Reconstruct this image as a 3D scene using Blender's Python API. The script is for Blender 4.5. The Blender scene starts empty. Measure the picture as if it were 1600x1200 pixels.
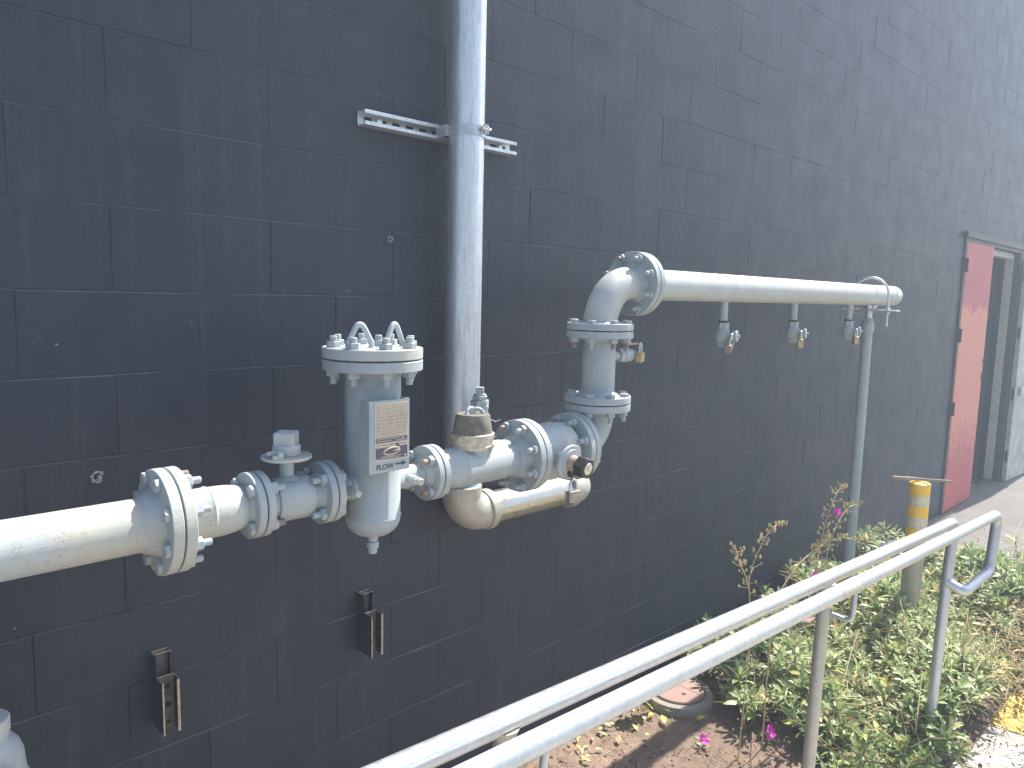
import bpy, bmesh, math, random
from mathutils import Vector, Matrix, Quaternion
random.seed(7)
PI = math.pi
R = math.radians
sc = bpy.context.scene
C = sc.collection
# ------------------------------------------------------------------ camera
H = 1.86                      # camera height above the bed
cam_d = bpy.data.cameras.new('camera')
cam = bpy.data.objects.new('camera', cam_d); C.objects.link(cam)
fw = Vector((0.68822701, 0.71579956, -0.11821406)); rt = Vector((0.72259432, -0.69087116, 0.02354755)); up = Vector((0.06481536, 0.10162687, 0.99270889))
m = Matrix((rt, up, -fw)).transposed().to_4x4(); m.translation = Vector((0, -1.971, H))
cam.matrix_world = m
cam_d.sensor_width = 36; cam_d.lens = 1150.75 / 1600 * 36
cam_d.clip_start = 0.02; cam_d.clip_end = 500
sc.camera = cam
# ------------------------------------------------------------------ sky, sun, exposure
SUN_AZ, SUN_EL = 0.5, 53.0
w = bpy.data.worlds.new('World'); sc.world = w; w.use_nodes = True
nt = w.node_tree; nt.nodes.clear()
sky = nt.nodes.new('ShaderNodeTexSky'); sky.sky_type = 'NISHITA'; sky.sun_disc = False
sky.sun_elevation = R(SUN_EL); sky.sun_rotation = R(90 - SUN_AZ)
sky.dust_density = 2.0; sky.air_density = 1.0
bg = nt.nodes.new('ShaderNodeBackground'); bg.inputs[1].default_value = 0.12
wo = nt.nodes.new('ShaderNodeOutputWorld')
nt.links.new(sky.outputs[0], bg.inputs[0]); nt.links.new(bg.outputs[0], wo.inputs[0])
sd = bpy.data.lights.new('sun', 'SUN'); sd.energy = 5.0; sd.angle = R(0.5); sd.color = (1.0, 0.96, 0.90)
so = bpy.data.objects.new('sun', sd); C.objects.link(so)
sv = Vector((math.cos(R(SUN_EL)) * math.cos(R(SUN_AZ)), math.cos(R(SUN_EL)) * math.sin(R(SUN_AZ)), math.sin(R(SUN_EL))))
so.rotation_euler = sv.to_track_quat('Z', 'Y').to_euler(); so.location = sv * 20
sc.view_settings.view_transform = 'Standard'; sc.view_settings.look = 'None'
sc.view_settings.exposure = 1.22; sc.view_settings.gamma = 1.0

# ------------------------------------------------------------------ materials
def NT(name):
    mt = bpy.data.materials.new(name); mt.use_nodes = True
    t = mt.node_tree; b = t.nodes['Principled BSDF']
    return mt, t, b
def N(t, kind, **kw):
    n = t.nodes.new(kind)
    for k, v in kw.items():
        if k in n.inputs: n.inputs[k].default_value = v
        else: setattr(n, k, v)
    return n
def coords(t, scale=(1, 1, 1)):
    tc = t.nodes.new('ShaderNodeTexCoord'); mp = t.nodes.new('ShaderNodeMapping')
    mp.inputs['Scale'].default_value = scale
    t.links.new(tc.outputs['Object'], mp.inputs[0]); return mp.outputs[0]
def noise(t, co, scale, detail=4, rough=.55):
    n = N(t, 'ShaderNodeTexNoise', Scale=scale, Detail=detail, Roughness=rough); t.links.new(co, n.inputs['Vector']); return n.outputs['Fac']
def ramp(t, fac, stops):
    r = t.nodes.new('ShaderNodeValToRGB'); e = r.color_ramp.elements
    while len(e) < len(stops): e.new(.5)
    for i, (p, c) in enumerate(stops):
        e[i].position = p; e[i].color = c if len(c) == 4 else (*c, 1)
    t.links.new(fac, r.inputs[0]); return r.outputs[0]
def g(v): return (v, v, v, 1)
def mix(t, fac, a, b, mode='MIX'):
    n = t.nodes.new('ShaderNodeMix'); n.data_type = 'RGBA'; n.blend_type = mode
    for s, v in ((0, fac), (6, a), (7, b)):
        if hasattr(v, 'links') or hasattr(v, 'is_output') and not isinstance(v, (int, float, tuple)): t.links.new(v, n.inputs[s])
        else: n.inputs[s].default_value = v if s == 0 or len(v) == 4 else (*v, 1)
    return n.outputs[2]
def bump(t, b, h, strength=.3, dist=.002):
    n = N(t, 'ShaderNodeBump', Strength=strength, Distance=dist); t.links.new(h, n.inputs['Height']); t.links.new(n.outputs[0], b.inputs['Normal'])
def simple(name, col, rough=.5, metal=0, var=.25, scale=30, bmp=.15):
    mt, t, b = NT(name); co = coords(t); f = noise(t, co, scale)
    c = ramp(t, f, [(.25, tuple(x * (1 - var) for x in col)), (.75, tuple(min(1, x * (1 + var)) for x in col))])
    t.links.new(c, b.inputs['Base Color']); b.inputs['Roughness'].default_value = rough; b.inputs['Metallic'].default_value = metal
    if bmp: bump(t, b, noise(t, co, scale * 6), bmp, .001)
    return mt

def paint_grey(name, base, rust=.5):
    mt, t, b = NT(name); co = coords(t)
    big = noise(t, co, 3.0, 5); mid = noise(t, co, 14, 6, .65); fine = noise(t, co, 160, 3, .7)
    c = ramp(t, mid, [(.3, tuple(x * .86 for x in base)), (.55, base), (.8, tuple(min(1, x * 1.08) for x in base))])
    c = mix(t, ramp(t, noise(t, coords(t, (9, 9, 1.2)), 6, 4), [(.55, g(0)), (.8, g(.35))]), c, (base[0] * .72, base[1] * .72, base[2] * .66))
    # yellowed blotches
    bl = ramp(t, big, [(.50, g(0)), (.66, g(.5 * rust + .08))])
    c = mix(t, bl, c, (.46, .42, .31))
    # rust freckles inside some blotches
    spots = ramp(t, noise(t, co, 210, 3, .6), [(.56, g(0)), (.66, g(1))])
    zone = ramp(t, noise(t, co, 7.5, 4, .7), [(.51, g(0)), (.60, g(1))])
    mm = N(t, 'ShaderNodeMath', operation='MULTIPLY'); t.links.new(spots, mm.inputs[0]); t.links.new(zone, mm.inputs[1])
    m2 = N(t, 'ShaderNodeMath', operation='MULTIPLY'); m2.inputs[1].default_value = rust; t.links.new(mm.outputs[0], m2.inputs[0])
    c = mix(t, m2.outputs[0], c, (.45, .24, .09))
    t.links.new(c, b.inputs['Base Color'])
    t.links.new(ramp(t, mid, [(.3, g(.42)), (.8, g(.62))]), b.inputs['Roughness'])
    ad = N(t, 'ShaderNodeMath', operation='MULTIPLY_ADD'); ad.inputs[1].default_value = .35
    t.links.new(fine, ad.inputs[0]); t.links.new(mid, ad.inputs[2])
    br = noise(t, coords(t, (3, 60, 60)), 5, 4, .7)
    a3 = N(t, 'ShaderNodeMath', operation='MULTIPLY_ADD'); a3.inputs[1].default_value = .5; t.links.new(br, a3.inputs[0]); t.links.new(ad.outputs[0], a3.inputs[2])
    bump(t, b, a3.outputs[0], .5, .0024)
    return mt
def galv(name, base=(.55, .57, .58), rough=.36, metal=.75, streak=True):
    mt, t, b = NT(name); co = coords(t)
    v = N(t, 'ShaderNodeTexVoronoi', Scale=90.0); t.links.new(co, v.inputs['Vector'])
    sp = ramp(t, v.outputs['Color'], [(.2, tuple(x * .95 for x in base)), (.8, tuple(min(1, x * 1.04) for x in base))])
    dirt = ramp(t, noise(t, coords(t, (12, 12, 1.0) if streak else (1, 1, 1)), 8, 5, .65), [(.5, g(0)), (.75, g(.7 if streak else .35))])
    c = mix(t, dirt, sp, (.34, .33, .30))
    t.links.new(c, b.inputs['Base Color']); b.inputs['Metallic'].default_value = metal
    t.links.new(ramp(t, noise(t, co, 40, 5), [(.3, g(rough)), (.75, g(rough + .22))]), b.inputs['Roughness'])
    bump(t, b, noise(t, co, 120, 4), .2, .001)
    return mt

M = {}
M['grey'] = paint_grey('grey_paint', (.43, .475, .48), .9)
M['grey_clean'] = paint_grey('grey_paint_clean', (.355, .40, .415), .2)
M['grey_header'] = paint_grey('grey_paint_header', (.47, .495, .475), .5)
M['gasket'] = simple('gasket', (.03, .03, .03), .8)
M['rustytip'] = simple('rusty_thread', (.30, .235, .19), .75, .2)
M['galv'] = galv('galvanised', (.64, .66, .68), .34, .75)
M['galv_rail'] = galv('galvanised_rail', (.50, .53, .56), .36, .75, False)
M['galv_warm'] = galv('galvanised_bypass', (.50, .49, .45), .24, .9)
M['galv_old'] = galv('galvanised_dull', (.46, .44, .38), .45, .5)
M['tape_blue'] = simple('blue_thread_tape', (.16, .42, .62), .5)
M['band'] = simple('metal_tape', (.50, .45, .36), .42, .35, .35, 60, .8)
M['rubber'] = simple('weathered_rubber', (.16, .145, .12), .85, 0, .5, 45, .6)
M['brass'] = simple('brass', (.50, .36, .18), .4, .5, .3, 60)
M['brass_dull'] = simple('dull_brass', (.33, .27, .22), .5, .4, .3, 60)
M['steel'] = simple('steel', (.6, .6, .58), .3, .8, .15)
M['oxide'] = simple('rusty_steel', (.15, .125, .11), .7, .2, .5, 50, .6)
M['edge'] = simple('worn_steel_edge', (.42, .36, .28), .5, .5, .4, 70, .4)
M['stem_rust'] = simple('bronze_hex', (.50, .36, .28), .5, .3, .3)
M['black_iron'] = simple('black_iron', (.05, .045, .04), .55, .3, .4)
M['label'] = simple('label_cream', (.55, .46, .36), .5, 0, .1)
M['ink'] = simple('label_ink', (.22, .17, .13), .6, 0, .2)
M['purple'] = simple('label_purple', (.105, .095, .125), .5, 0, .15)
M['stencil'] = simple('stencil_black', (.06, .065, .07), .6, 0, .3, 200)
M['yellowtape'] = simple('yellow_reflective', (.95, .55, .05), .4, 0, .1)
M['whitetape'] = simple('white_reflective', (.62, .58, .46), .4, .1, .3, 90)
M['wood'] = simple('driftwood', (.34, .28, .22), .85, 0, .35, 80, .5)
M['leaf'] = None

# wall paint
def wall_mat(name):
    mt, t, b = NT(name); co = coords(t)
    c = ramp(t, noise(t, co, 1.3, 5, .6), [(.3, (.015, .019, .034)), (.75, (.026, .030, .047))])
    # dusty pale film
    c = mix(t, ramp(t, noise(t, co, 9, 8, .75), [(.5, g(0)), (.85, g(.30))]), c, (.085, .088, .10))
    c = mix(t, ramp(t, noise(t, coords(t, (6, 6, .35)), 3, 6, .7), [(.52, g(0)), (.78, g(.45))]), c, (.070, .072, .080))
    c = mix(t, ramp(t, noise(t, co, 2.3, 6, .65), [(.55, g(0)), (.62, g(.22))]), c, (.014, .017, .027))
    # paint chips: tiny pale specks
    v = N(t, 'ShaderNodeTexVoronoi', Scale=20.0); t.links.new(co, v.inputs['Vector'])
    s1 = ramp(t, v.outputs['Distance'], [(.035, g(1)), (.06, g(0))])
    z = ramp(t, noise(t, co, 3.7, 3), [(.57, g(0)), (.65, g(.6))])
    mm = N(t, 'ShaderNodeMath', operation='MULTIPLY'); t.links.new(s1, mm.inputs[0]); t.links.new(z, mm.inputs[1])
    c = mix(t, mm.outputs[0], c, (.42, .42, .42))
    # short downward scratches
    cs = coords(t, (75, 75, 11)); v2 = N(t, 'ShaderNodeTexVoronoi', Scale=1.0); t.links.new(cs, v2.inputs['Vector'])
    s2 = ramp(t, v2.outputs['Distance'], [(.035, g(.6)), (.075, g(0))])
    z2 = ramp(t, noise(t, co, 5.1, 3), [(.60, g(0)), (.66, g(1))])
    m3 = N(t, 'ShaderNodeMath', operation='MULTIPLY'); t.links.new(s2, m3.inputs[0]); t.links.new(z2, m3.inputs[1])
    c = mix(t, m3.outputs[0], c, (.2, .2, .21))
    t.links.new(c, b.inputs['Base Color'])
    t.links.new(ramp(t, noise(t, co, 5, 4), [(.3, g(.46)), (.7, g(.60))]), b.inputs['Roughness'])
    a = N(t, 'ShaderNodeMath', operation='MULTIPLY_ADD'); a.inputs[1].default_value = .5
    t.links.new(noise(t, co, 210, 4, .7), a.inputs[0]); t.links.new(noise(t, co, 45, 5, .6), a.inputs[2])
    vp_ = N(t, 'ShaderNodeTexVoronoi', Scale=75.0); t.links.new(co, vp_.inputs['Vector'])
    pit = ramp(t, vp_.outputs['Distance'], [(.08, g(0)), (.22, g(1))])
    a2 = N(t, 'ShaderNodeMath', operation='MULTIPLY_ADD'); a2.inputs[1].default_value = .35; t.links.new(pit, a2.inputs[0]); t.links.new(a.outputs[0], a2.inputs[2])
    bump(t, b, a2.outputs[0], .75, .0028)
    return mt
M['wall'] = wall_mat('black_painted_block')
mt, t, b = NT('dusty_lit_joint_edge'); co = coords(t)
c = ramp(t, noise(t, co, 2.2, 7, .75), [(.44, (.034, .038, .052)), (.68, (.22, .22, .235))])
t.links.new(c, b.inputs['Base Color']); b.inputs['Roughness'].default_value = .8; bump(t, b, noise(t, co, 160, 4), .6, .002); M['wall_edge'] = mt  # dust plus a paler tone painting in light the upper joint edges catch

# ------------------------------------------------------------------ mesh builder
class MB:
    def __init__(s): s.v = []; s.f = []; s.mi = []
    def add(s, vs, fs, mi=0):
        o = len(s.v); s.v += [tuple(x) for x in vs]; s.f += [tuple(i + o for i in f) for f in fs]; s.mi += [mi] * len(fs); return s
    def lathe(s, org, axis, prof, n=40, mi=0, caps=True):
        ax = Vector(axis).normalized(); org = Vector(org)
        h = Vector((0, 0, 1)) if abs(ax.z) < .9 else Vector((1, 0, 0))
        a = ax.cross(h).normalized(); b = ax.cross(a)
        vs = []; fs = []
        for (t, r) in prof:
            for i in range(n):
                th = 2 * PI * i / n; vs.append(org + ax * t + (a * math.cos(th) + b * math.sin(th)) * max(r, 1e-5))
        for k in range(len(prof) - 1):
            for i in range(n):
                j = (i + 1) % n; fs.append((k * n + i, (k + 1) * n + i, (k + 1) * n + j, k * n + j))
        if caps:
            fs.append(tuple(range(n))); fs.append(tuple((len(prof) - 1) * n + i for i in reversed(range(n))))
        return s.add(vs, fs, mi)
    def cyl(s, p0, p1, r0, r1=None, n=32, mi=0, bev=0):
        p0 = Vector(p0); p1 = Vector(p1); L = (p1 - p0).length; r1 = r0 if r1 is None else r1
        pr = [(0, r0), (L, r1)] if not bev else [(0, r0 - bev), (bev, r0), (L - bev, r1), (L, r1 - bev)]
        return s.lathe(p0, p1 - p0, pr, n, mi)
    def disc(s, org, axis, r, t, n=56, mi=0, bev=.0015):
        return s.lathe(org, axis, [(0, r - bev), (bev, r), (t - bev, r), (t, r - bev)], n, mi)
    def hexp(s, org, axis, af, t, mi=0, bev=.001, n=6, rot=0):
        ax = Vector(axis).normalized(); rr = af / 2 / math.cos(PI / 6)
        q = MB(); q.lathe(Vector((0, 0, 0)), (0, 0, 1), [(0, rr - bev), (bev, rr), (t - bev, rr), (t, rr - bev)], n)
        Rm = ax.to_track_quat('Z', 'Y').to_matrix() @ Matrix.Rotation(rot, 3, 'Z')
        return s.add([Rm @ Vector(v) + Vector(org) for v in q.v], q.f, mi)
    def box(s, c, d, mi=0, M3=None):
        x, y, z = [k / 2 for k in d]; c = Vector(c)
        vs = [Vector(p) for p in ((-x, -y, -z), (x, -y, -z), (x, y, -z), (-x, y, -z), (-x, -y, z), (x, -y, z), (x, y, z), (-x, y, z))]
        if M3 is not None: vs = [M3 @ v for v in vs]
        return s.add([v + c for v in vs], [(0, 3, 2, 1), (4, 5, 6, 7), (0, 1, 5, 4), (1, 2, 6, 5), (2, 3, 7, 6), (3, 0, 4, 7)], mi)
    def tube(s, pts, r, n=16, mi=0, caps=True, closed=False):
        P = [Vector(p) for p in pts]; m_ = len(P); rs = r if isinstance(r, (list, tuple)) else [r] * m_
        T = []
        for i in range(m_):
            if closed: T.append((P[(i + 1) % m_] - P[i - 1]).normalized())
            else: T.append((P[min(i + 1, m_ - 1)] - P[max(i - 1, 0)]).normalized())
        h = Vector((0, 0, 1)) if abs(T[0].z) < .9 else Vector((1, 0, 0))
        a = (h - T[0] * h.dot(T[0])).normalized(); vs = []
        for i in range(m_):
            if i:
                a = (a - T[i] * a.dot(T[i])).normalized()
            b = T[i].cross(a)
            for k in range(n):
                th = 2 * PI * k / n; vs.append(P[i] + (a * math.cos(th) + b * math.sin(th)) * rs[i])
        fs = []
        for i in range(m_ if closed else m_ - 1):
            j = (i + 1) % m_
            for k in range(n):
                l = (k + 1) % n; fs.append((i * n + k, i * n + l, j * n + l, j * n + k))
        if caps and not closed:
            fs.append(tuple(reversed(range(n)))); fs.append(tuple((m_ - 1) * n + k for k in range(n)))
        return s.add(vs, fs, mi)
def arc(c, u, v, r, a0, a1, n=14):
    c = Vector(c); u = Vector(u); v = Vector(v)
    return [c + (u * math.cos(a0 + (a1 - a0) * i / n) + v * math.sin(a0 + (a1 - a0) * i / n)) * r for i in range(n + 1)]
def fillet(pts, rad, n=8):
    P = [Vector(p) for p in pts]; out = [P[0]]
    for i in range(1, len(P) - 1):
        a = (P[i - 1] - P[i]).normalized(); b = (P[i + 1] - P[i]).normalized(); ang = a.angle(b)
        d = min(rad / math.tan(ang / 2), (P[i - 1] - P[i]).length * .49, (P[i + 1] - P[i]).length * .49)
        p0 = P[i] + a * d; p1 = P[i] + b * d
        for k in range(n + 1):
            t = k / n; out.append(p0 * (1 - t) ** 2 + P[i] * 2 * t * (1 - t) + p1 * t * t)
    out.append(P[-1]); return out

def dense(pts, n=6):
    P_ = [Vector(p) for p in pts]; out = []
    for i in range(len(P_) - 1):
        p0 = P_[max(i - 1, 0)]; p1 = P_[i]; p2 = P_[i + 1]; p3 = P_[min(i + 2, len(P_) - 1)]
        for k in range(n):
            t = k / n; out.append(.5 * ((2 * p1) + (-p0 + p2) * t + (2 * p0 - 5 * p1 + 4 * p2 - p3) * t * t + (-p0 + 3 * p1 - 3 * p2 + p3) * t ** 3))
    out.append(P_[-1]); return out

WL = {}
def reg(o, wl): WL[o.name] = Vector(wl); return o
def thing(name, label, cat, loc=(0, 0, 0), group=None, kind=None):
    o = bpy.data.objects.new(name, None); C.objects.link(o); o.location = loc; o.empty_display_size = .1
    tag(o, label, cat, group, kind); return reg(o, loc)
def tag(o, label=None, cat=None, group=None, kind=None):
    if label: o['label'] = label
    if cat: o['category'] = cat
    if group: o['group'] = group
    if kind: o['kind'] = kind
    return o
def part(name, mb, mats, parent=None, org=None, smooth=35, bevel=0, label=None):
    """mb in world coordinates; becomes one mesh object with its origin at org (world)"""
    if org is None: org = WL[parent.name] if parent else Vector((0, 0, 0))
    org = Vector(org)
    me = bpy.data.meshes.new(name); me.from_pydata([tuple(Vector(v) - org) for v in mb.v], [], mb.f)
    if not isinstance(mats, (list, tuple)): mats = [mats]
    for q in mats: me.materials.append(M[q] if isinstance(q, str) else q)
    me.polygons.foreach_set('material_index', mb.mi)
    if smooth:
        me.shade_smooth(); me.set_sharp_from_angle(angle=R(smooth))
    me.update()
    o = bpy.data.objects.new(name, me); C.objects.link(o)
    if parent: o.parent = parent; o.location = org - WL[parent.name]
    else: o.location = org
    if bevel:
        b = o.modifiers.new('bevel', 'BEVEL'); b.width = bevel; b.segments = 2; b.limit_method = 'ANGLE'; b.angle_limit = R(40)
    if label: o['label'] = label
    return reg(o, org)
def link_copy(o, parent, loc_world, rot=None, name=None, scale=None):
    c = o.copy(); C.objects.link(c); c.parent = parent
    c.location = Vector(loc_world) - (WL[parent.name] if parent else Vector((0, 0, 0)))
    if rot is not None: c.rotation_mode = 'QUATERNION'; c.rotation_quaternion = rot
    if scale: c.scale = scale
    return reg(c, loc_world)
def copy_tree(o, parent=None):
    c = o.copy(); C.objects.link(c); c.parent = parent; WL[c.name] = WL[o.name]
    for ch in [x for x in bpy.data.objects if x.parent == o]: copy_tree(ch, c)
    return c
def structure(name, mb, mats, smooth=0):
    o = part(name, mb, mats, None, (0, 0, 0), smooth); o['kind'] = 'structure'; return o

# ------------------------------------------------------------------ ground
def ground_mat(name, base, dark, scale=8, bm=.4, rough=.9, cracks=False):
    mt, t, b = NT(name); co = coords(t)
    c = ramp(t, noise(t, co, scale, 8, .7), [(.3, dark), (.7, base)])
    c = mix(t, ramp(t, noise(t, co, 1.1, 5, .6), [(.45, g(0)), (.7, g(.5))]), c, tuple(x * .7 for x in dark))
    c = mix(t, ramp(t, noise(t, co, 260, 2, .7), [(.35, g(.35)), (.6, g(0))]), c, tuple(x * .45 for x in dark))
    t.links.new(c, b.inputs['Base Color']); b.inputs['Roughness'].default_value = rough
    bump(t, b, noise(t, co, 150, 6, .7), bm, .004)
    return mt
M['concrete'] = ground_mat('worn_grey_concrete', (.215, .195, .175), (.15, .137, .122), 5)
M['concrete_light'] = ground_mat('light_concrete', (.60, .56, .48), (.48, .45, .39), 12, .25)
M['yellow'] = ground_mat('yellow_ground_paint', (.78, .50, .04), (.66, .40, .03), 14, .3, .6)
M['soil'] = ground_mat('garden_soil', (.34, .235, .165), (.17, .115, .08), 26, 1.0)
# the wide ground sheet: old concrete
q = MB()
q.add([(-18, -22, -.004), (26, -22, -.004), (26, .12, -.004), (-18, .12, -.004)], [(0, 1, 2, 3)])
structure('ground', q, 'concrete')
# planting bed soil, a rough displaced sheet
def hsoil(x, y):
    n = 0
    for (fx, fy, a, p) in ((3.1, 2.3, .012, 0), (7.3, 9.1, .007, 1.3), (17, 13, .004, 2.1), (31, 37, .003, .4), (61, 53, .002, 5)):
        n += a * math.sin(fx * x + p + 1.7 * math.sin(fy * y)) * math.cos(fy * y + p * 2 + math.sin(fx * x * .7))
    return n
q = MB(); nx, ny = 330, 62
X0, X1, Y0, Y1 = -1.5, 5.72, -1.25, .0
for j in range(ny + 1):
    for i in range(nx + 1):
        x = X0 + (X1 - X0) * i / nx; y = Y0 + (Y1 - Y0) * j / ny
        q.v.append((x, y, .03 + hsoil(x, y) + random.uniform(-.0035, .0035)))
for j in range(ny):
    for i in range(nx):
        a = j * (nx + 1) + i; q.f.append((a, a + 1, a + nx + 2, a + nx + 1)); q.mi.append(0)
o = structure('garden_bed', q, 'soil', 60)
# light concrete kerb around the bed and the painted band
q = MB(); q.box((5.84, -.67, .02), (.30, 1.34, .07)); structure('kerb', q, 'concrete_light')
q = MB(); q.box((1.2, -2.475, .0), (4.98, 2.5, .05)); structure('path', q, 'concrete_light')
q = MB(); q.box((4.25, -2.475, .002), (1.11, 2.5, .05)); structure('path_band', q, 'yellow')

# ------------------------------------------------------------------ the block wall
HT = 5.6; DX0, DX1, DZ = 7.26, 9.22, 2.47
Z0 = H + .1938; BX = .544
wall = thing('block_wall', 'tall black painted concrete block wall behind the pipes', 'wall', (4, 0, 0))
q = MB()
rows = []
k = -10
while Z0 + k * .2032 < HT:
    rows.append(k); k += 1
jj = .0030
rw = random.Random(3)
for k in rows:
    z0 = max(Z0 + k * .2032, -.05); z1 = min(Z0 + (k + 1) * .2032, HT)
    if z1 - z0 < .02: continue
    off = BX + (0 if (k % 2) else .2032) + .0
    i0 = int((-2.6 - off) / .4064) - 1; i1 = int((14 - off) / .4064) + 1
    for i in range(i0, i1):
        xa = off + i * .4064; xb = xa + .4064
        segs = [(xa, xb)]
        if z0 < DZ:
            segs = []
            if xa < DX0: segs.append((xa, min(xb, DX0)))
            if xb > DX1: segs.append((max(xa, DX1), xb))
        for (sa, sb) in segs:
            if sb - sa < .02: continue
            zz1 = z1
            d = rw.uniform(-.0007, .0007); tl = rw.uniform(-.0004, .0004); tz = rw.uniform(-.0016, .0004)
            wv = jj + rw.uniform(-.0012, .0018)
            e = .0030; dp = .0022
            vx = .0012 + rw.choice((0, 0, .0004, .0012, .0022)); vx = vx if sa < 1.6 else .001; wv = wv if sa < 1.6 else wv * .72
            e1 = min(e, vx)
            vs = [(sa + vx - e1, dp, z0 + wv - e), (sb - vx + e1, dp, z0 + wv - e), (sb - vx + e1, dp, zz1 - wv + e), (sa + vx - e1, dp, zz1 - wv + e),
                  (sa + vx, d + tl, z0 + wv), (sb - vx, d - tl, z0 + wv), (sb - vx, d - tl + tz, zz1 - wv), (sa + vx, d + tl + tz, zz1 - wv)]
            q.add(vs, [(4, 5, 6, 7), (0, 1, 5, 4), (1, 2, 6, 5), (3, 0, 4, 7)]); q.add([vs[2], vs[3], vs[7], vs[6]], [(0, 1, 2, 3)], 1)
# joint plane and the body of the wall, with the doorway left open
for (x0, x1, z0, z1) in ((-3, DX0, -.1, HT), (DX1, 14, -.1, HT), (DX0, DX1, Z0 + 2 * .2032 if False else DZ, HT)):
    q.box(((x0 + x1) / 2, .0012 + .1, (z0 + z1) / 2), (x1 - x0, .2, z1 - z0))
part('blocks', q, ['wall', 'wall_edge'], wall, smooth=0)
q = MB()  # dark room seen through the doorway
for c_, d_ in (((8.5, 4.0, 1.4), (6, .1, 3)), ((5.6, 2.1, 1.4), (.1, 3.8, 3)), ((11.4, 2.1, 1.4), (.1, 3.8, 3)), ((8.5, 2.1, 2.95), (6, 4, .1)), ((8.5, 2.1, -.03), (6, 3.8, .06))):
    q.box(c_, d_)
q.box((DX1 + .05, .29, 1.3), (.1, .18, 2.7)); q.box((8.9, .55, 1.3), (.25, .3, 2.6)); q.box((8.6, .32, 2.6), (1.6, .24, .3))
M['room'] = simple('dim_room', (.08, .075, .07), .9)
part('room', q, 'room', wall, smooth=0)
q = MB(); q.box((6, .1, HT + .03), (17, .26, .06)); part('coping', q, 'black_iron', wall, smooth=0)

# little broken plugs and dark discs for drilled holes in the wall
def plug(x, z, r, label, kind):
    q = MB()
    if kind == 'ring':
        q.tube(arc((x, -.003, z), (1, 0, 0), (0, 0, 1), r, .3, 5.6, 16), [r * (.16 + .12 * (i % 3)) for i in range(17)], 7)
        q.tube(arc((x + .002, -.005, z - .002), (1, 0, 0), (0, 0, 1), r * .45, 3.6, 8, 9), r * .2, 6)
        q.hexp((x + .003, .0, z), (0, -1, 0), r * .7, .01)
        o = part('wall_anchor', q, 'chip', None, (x, 0, z)); tag(o, label, 'wall anchor')
    else:
        q.lathe((x, .006, z), (0, -1, 0), [(0, r * .9), (.006, r), (.0075, r * .8), (.003, r * .55)], 14)  # dark disc paints in the shade of a drilled hole
        o = part('wall_hole_disc', q, 'gasket', None, (x, 0, z)); tag(o, label, 'wall hole')
M['chip'] = simple('chipped_paint', (.26, .27, .28), .7, 0, .5, 300)
plug(.493, H - .463, .0125, 'chipped round anchor with pale broken paint ring, on wall above the leftmost pipe flange', 'ring')
plug(1.093, H - .323, .006, 'left one of two small drilled holes drawn as dark discs in the wall beside the strainer vessel', 'hole')
plug(1.149, H - .328, .0055, 'right one of two small drilled holes drawn as dark discs, nearest to the strainer vessel', 'hole')
plug(1.347, H + .169, .0085, 'square-ish pale chipped plug on wall left of the tall galvanised riser', 'ring')

# ------------------------------------------------------------------ grey pipe run
PY = -.35; PZ = H - .497; r4 = .05715; r2 = .0302
run = thing('gas_pipe_run', 'grey painted flanged gas pipe run with strainer vessel and raised header along the black wall', 'pipes', (1.972, PY, 0))
def P(x, z=PZ): return Vector((x, PY, z))
X_, Z_ = Vector((1, 0, 0)), Vector((0, 0, 1))
q = MB(); q.lathe(P(-.75), X_, [(0, r4), (1.26, r4)], 56)
part('pipe', q, 'grey', run, P(-.1))

# one bolt of each size: hex head, hex nut and threaded tip along +Z, centred on the joint
def bolt_mesh(af, grip, head=.011, nut=.015, tip=.02, stud=False):
    q = MB(); hb = grip / 2
    if stud:
        q.hexp((0, 0, -hb - nut), (0, 0, 1), af, nut); q.cyl((0, 0, -hb - nut - tip * .7), (0, 0, -hb), af * .3, n=14, mi=1, bev=.001)
    else:
        q.hexp((0, 0, -hb - head), (0, 0, 1), af, head)
    q.cyl((0, 0, -hb), (0, 0, hb), af * .31, n=14)
    q.hexp((0, 0, hb), (0, 0, 1), af, nut, rot=.4)
    q.lathe((0, 0, hb + nut), (0, 0, 1), [(0, af * .3)] + [(tip * (i + 1) / 9, af * (.3 if i % 2 else .275)) for i in range(8)] + [(tip, af * .25)], 14, 1)
    return q
protoB = {}
def bolt_obj(key, parent, loc, rot):
    if key not in protoB:
        af, grip, stud, tipmat = key
        o = part('bolt', bolt_mesh(af, grip, stud=stud), ['grey_clean', tipmat], None, (0, 0, 0))
        o.parent = parent; o.location = Vector(loc) - WL[parent.name]; o.rotation_mode = 'QUATERNION'; o.rotation_quaternion = rot; reg(o, loc)
        protoB[key] = o; return o
    return link_copy(protoB[key], parent, loc, rot)
rb = random.Random(5)
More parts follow.
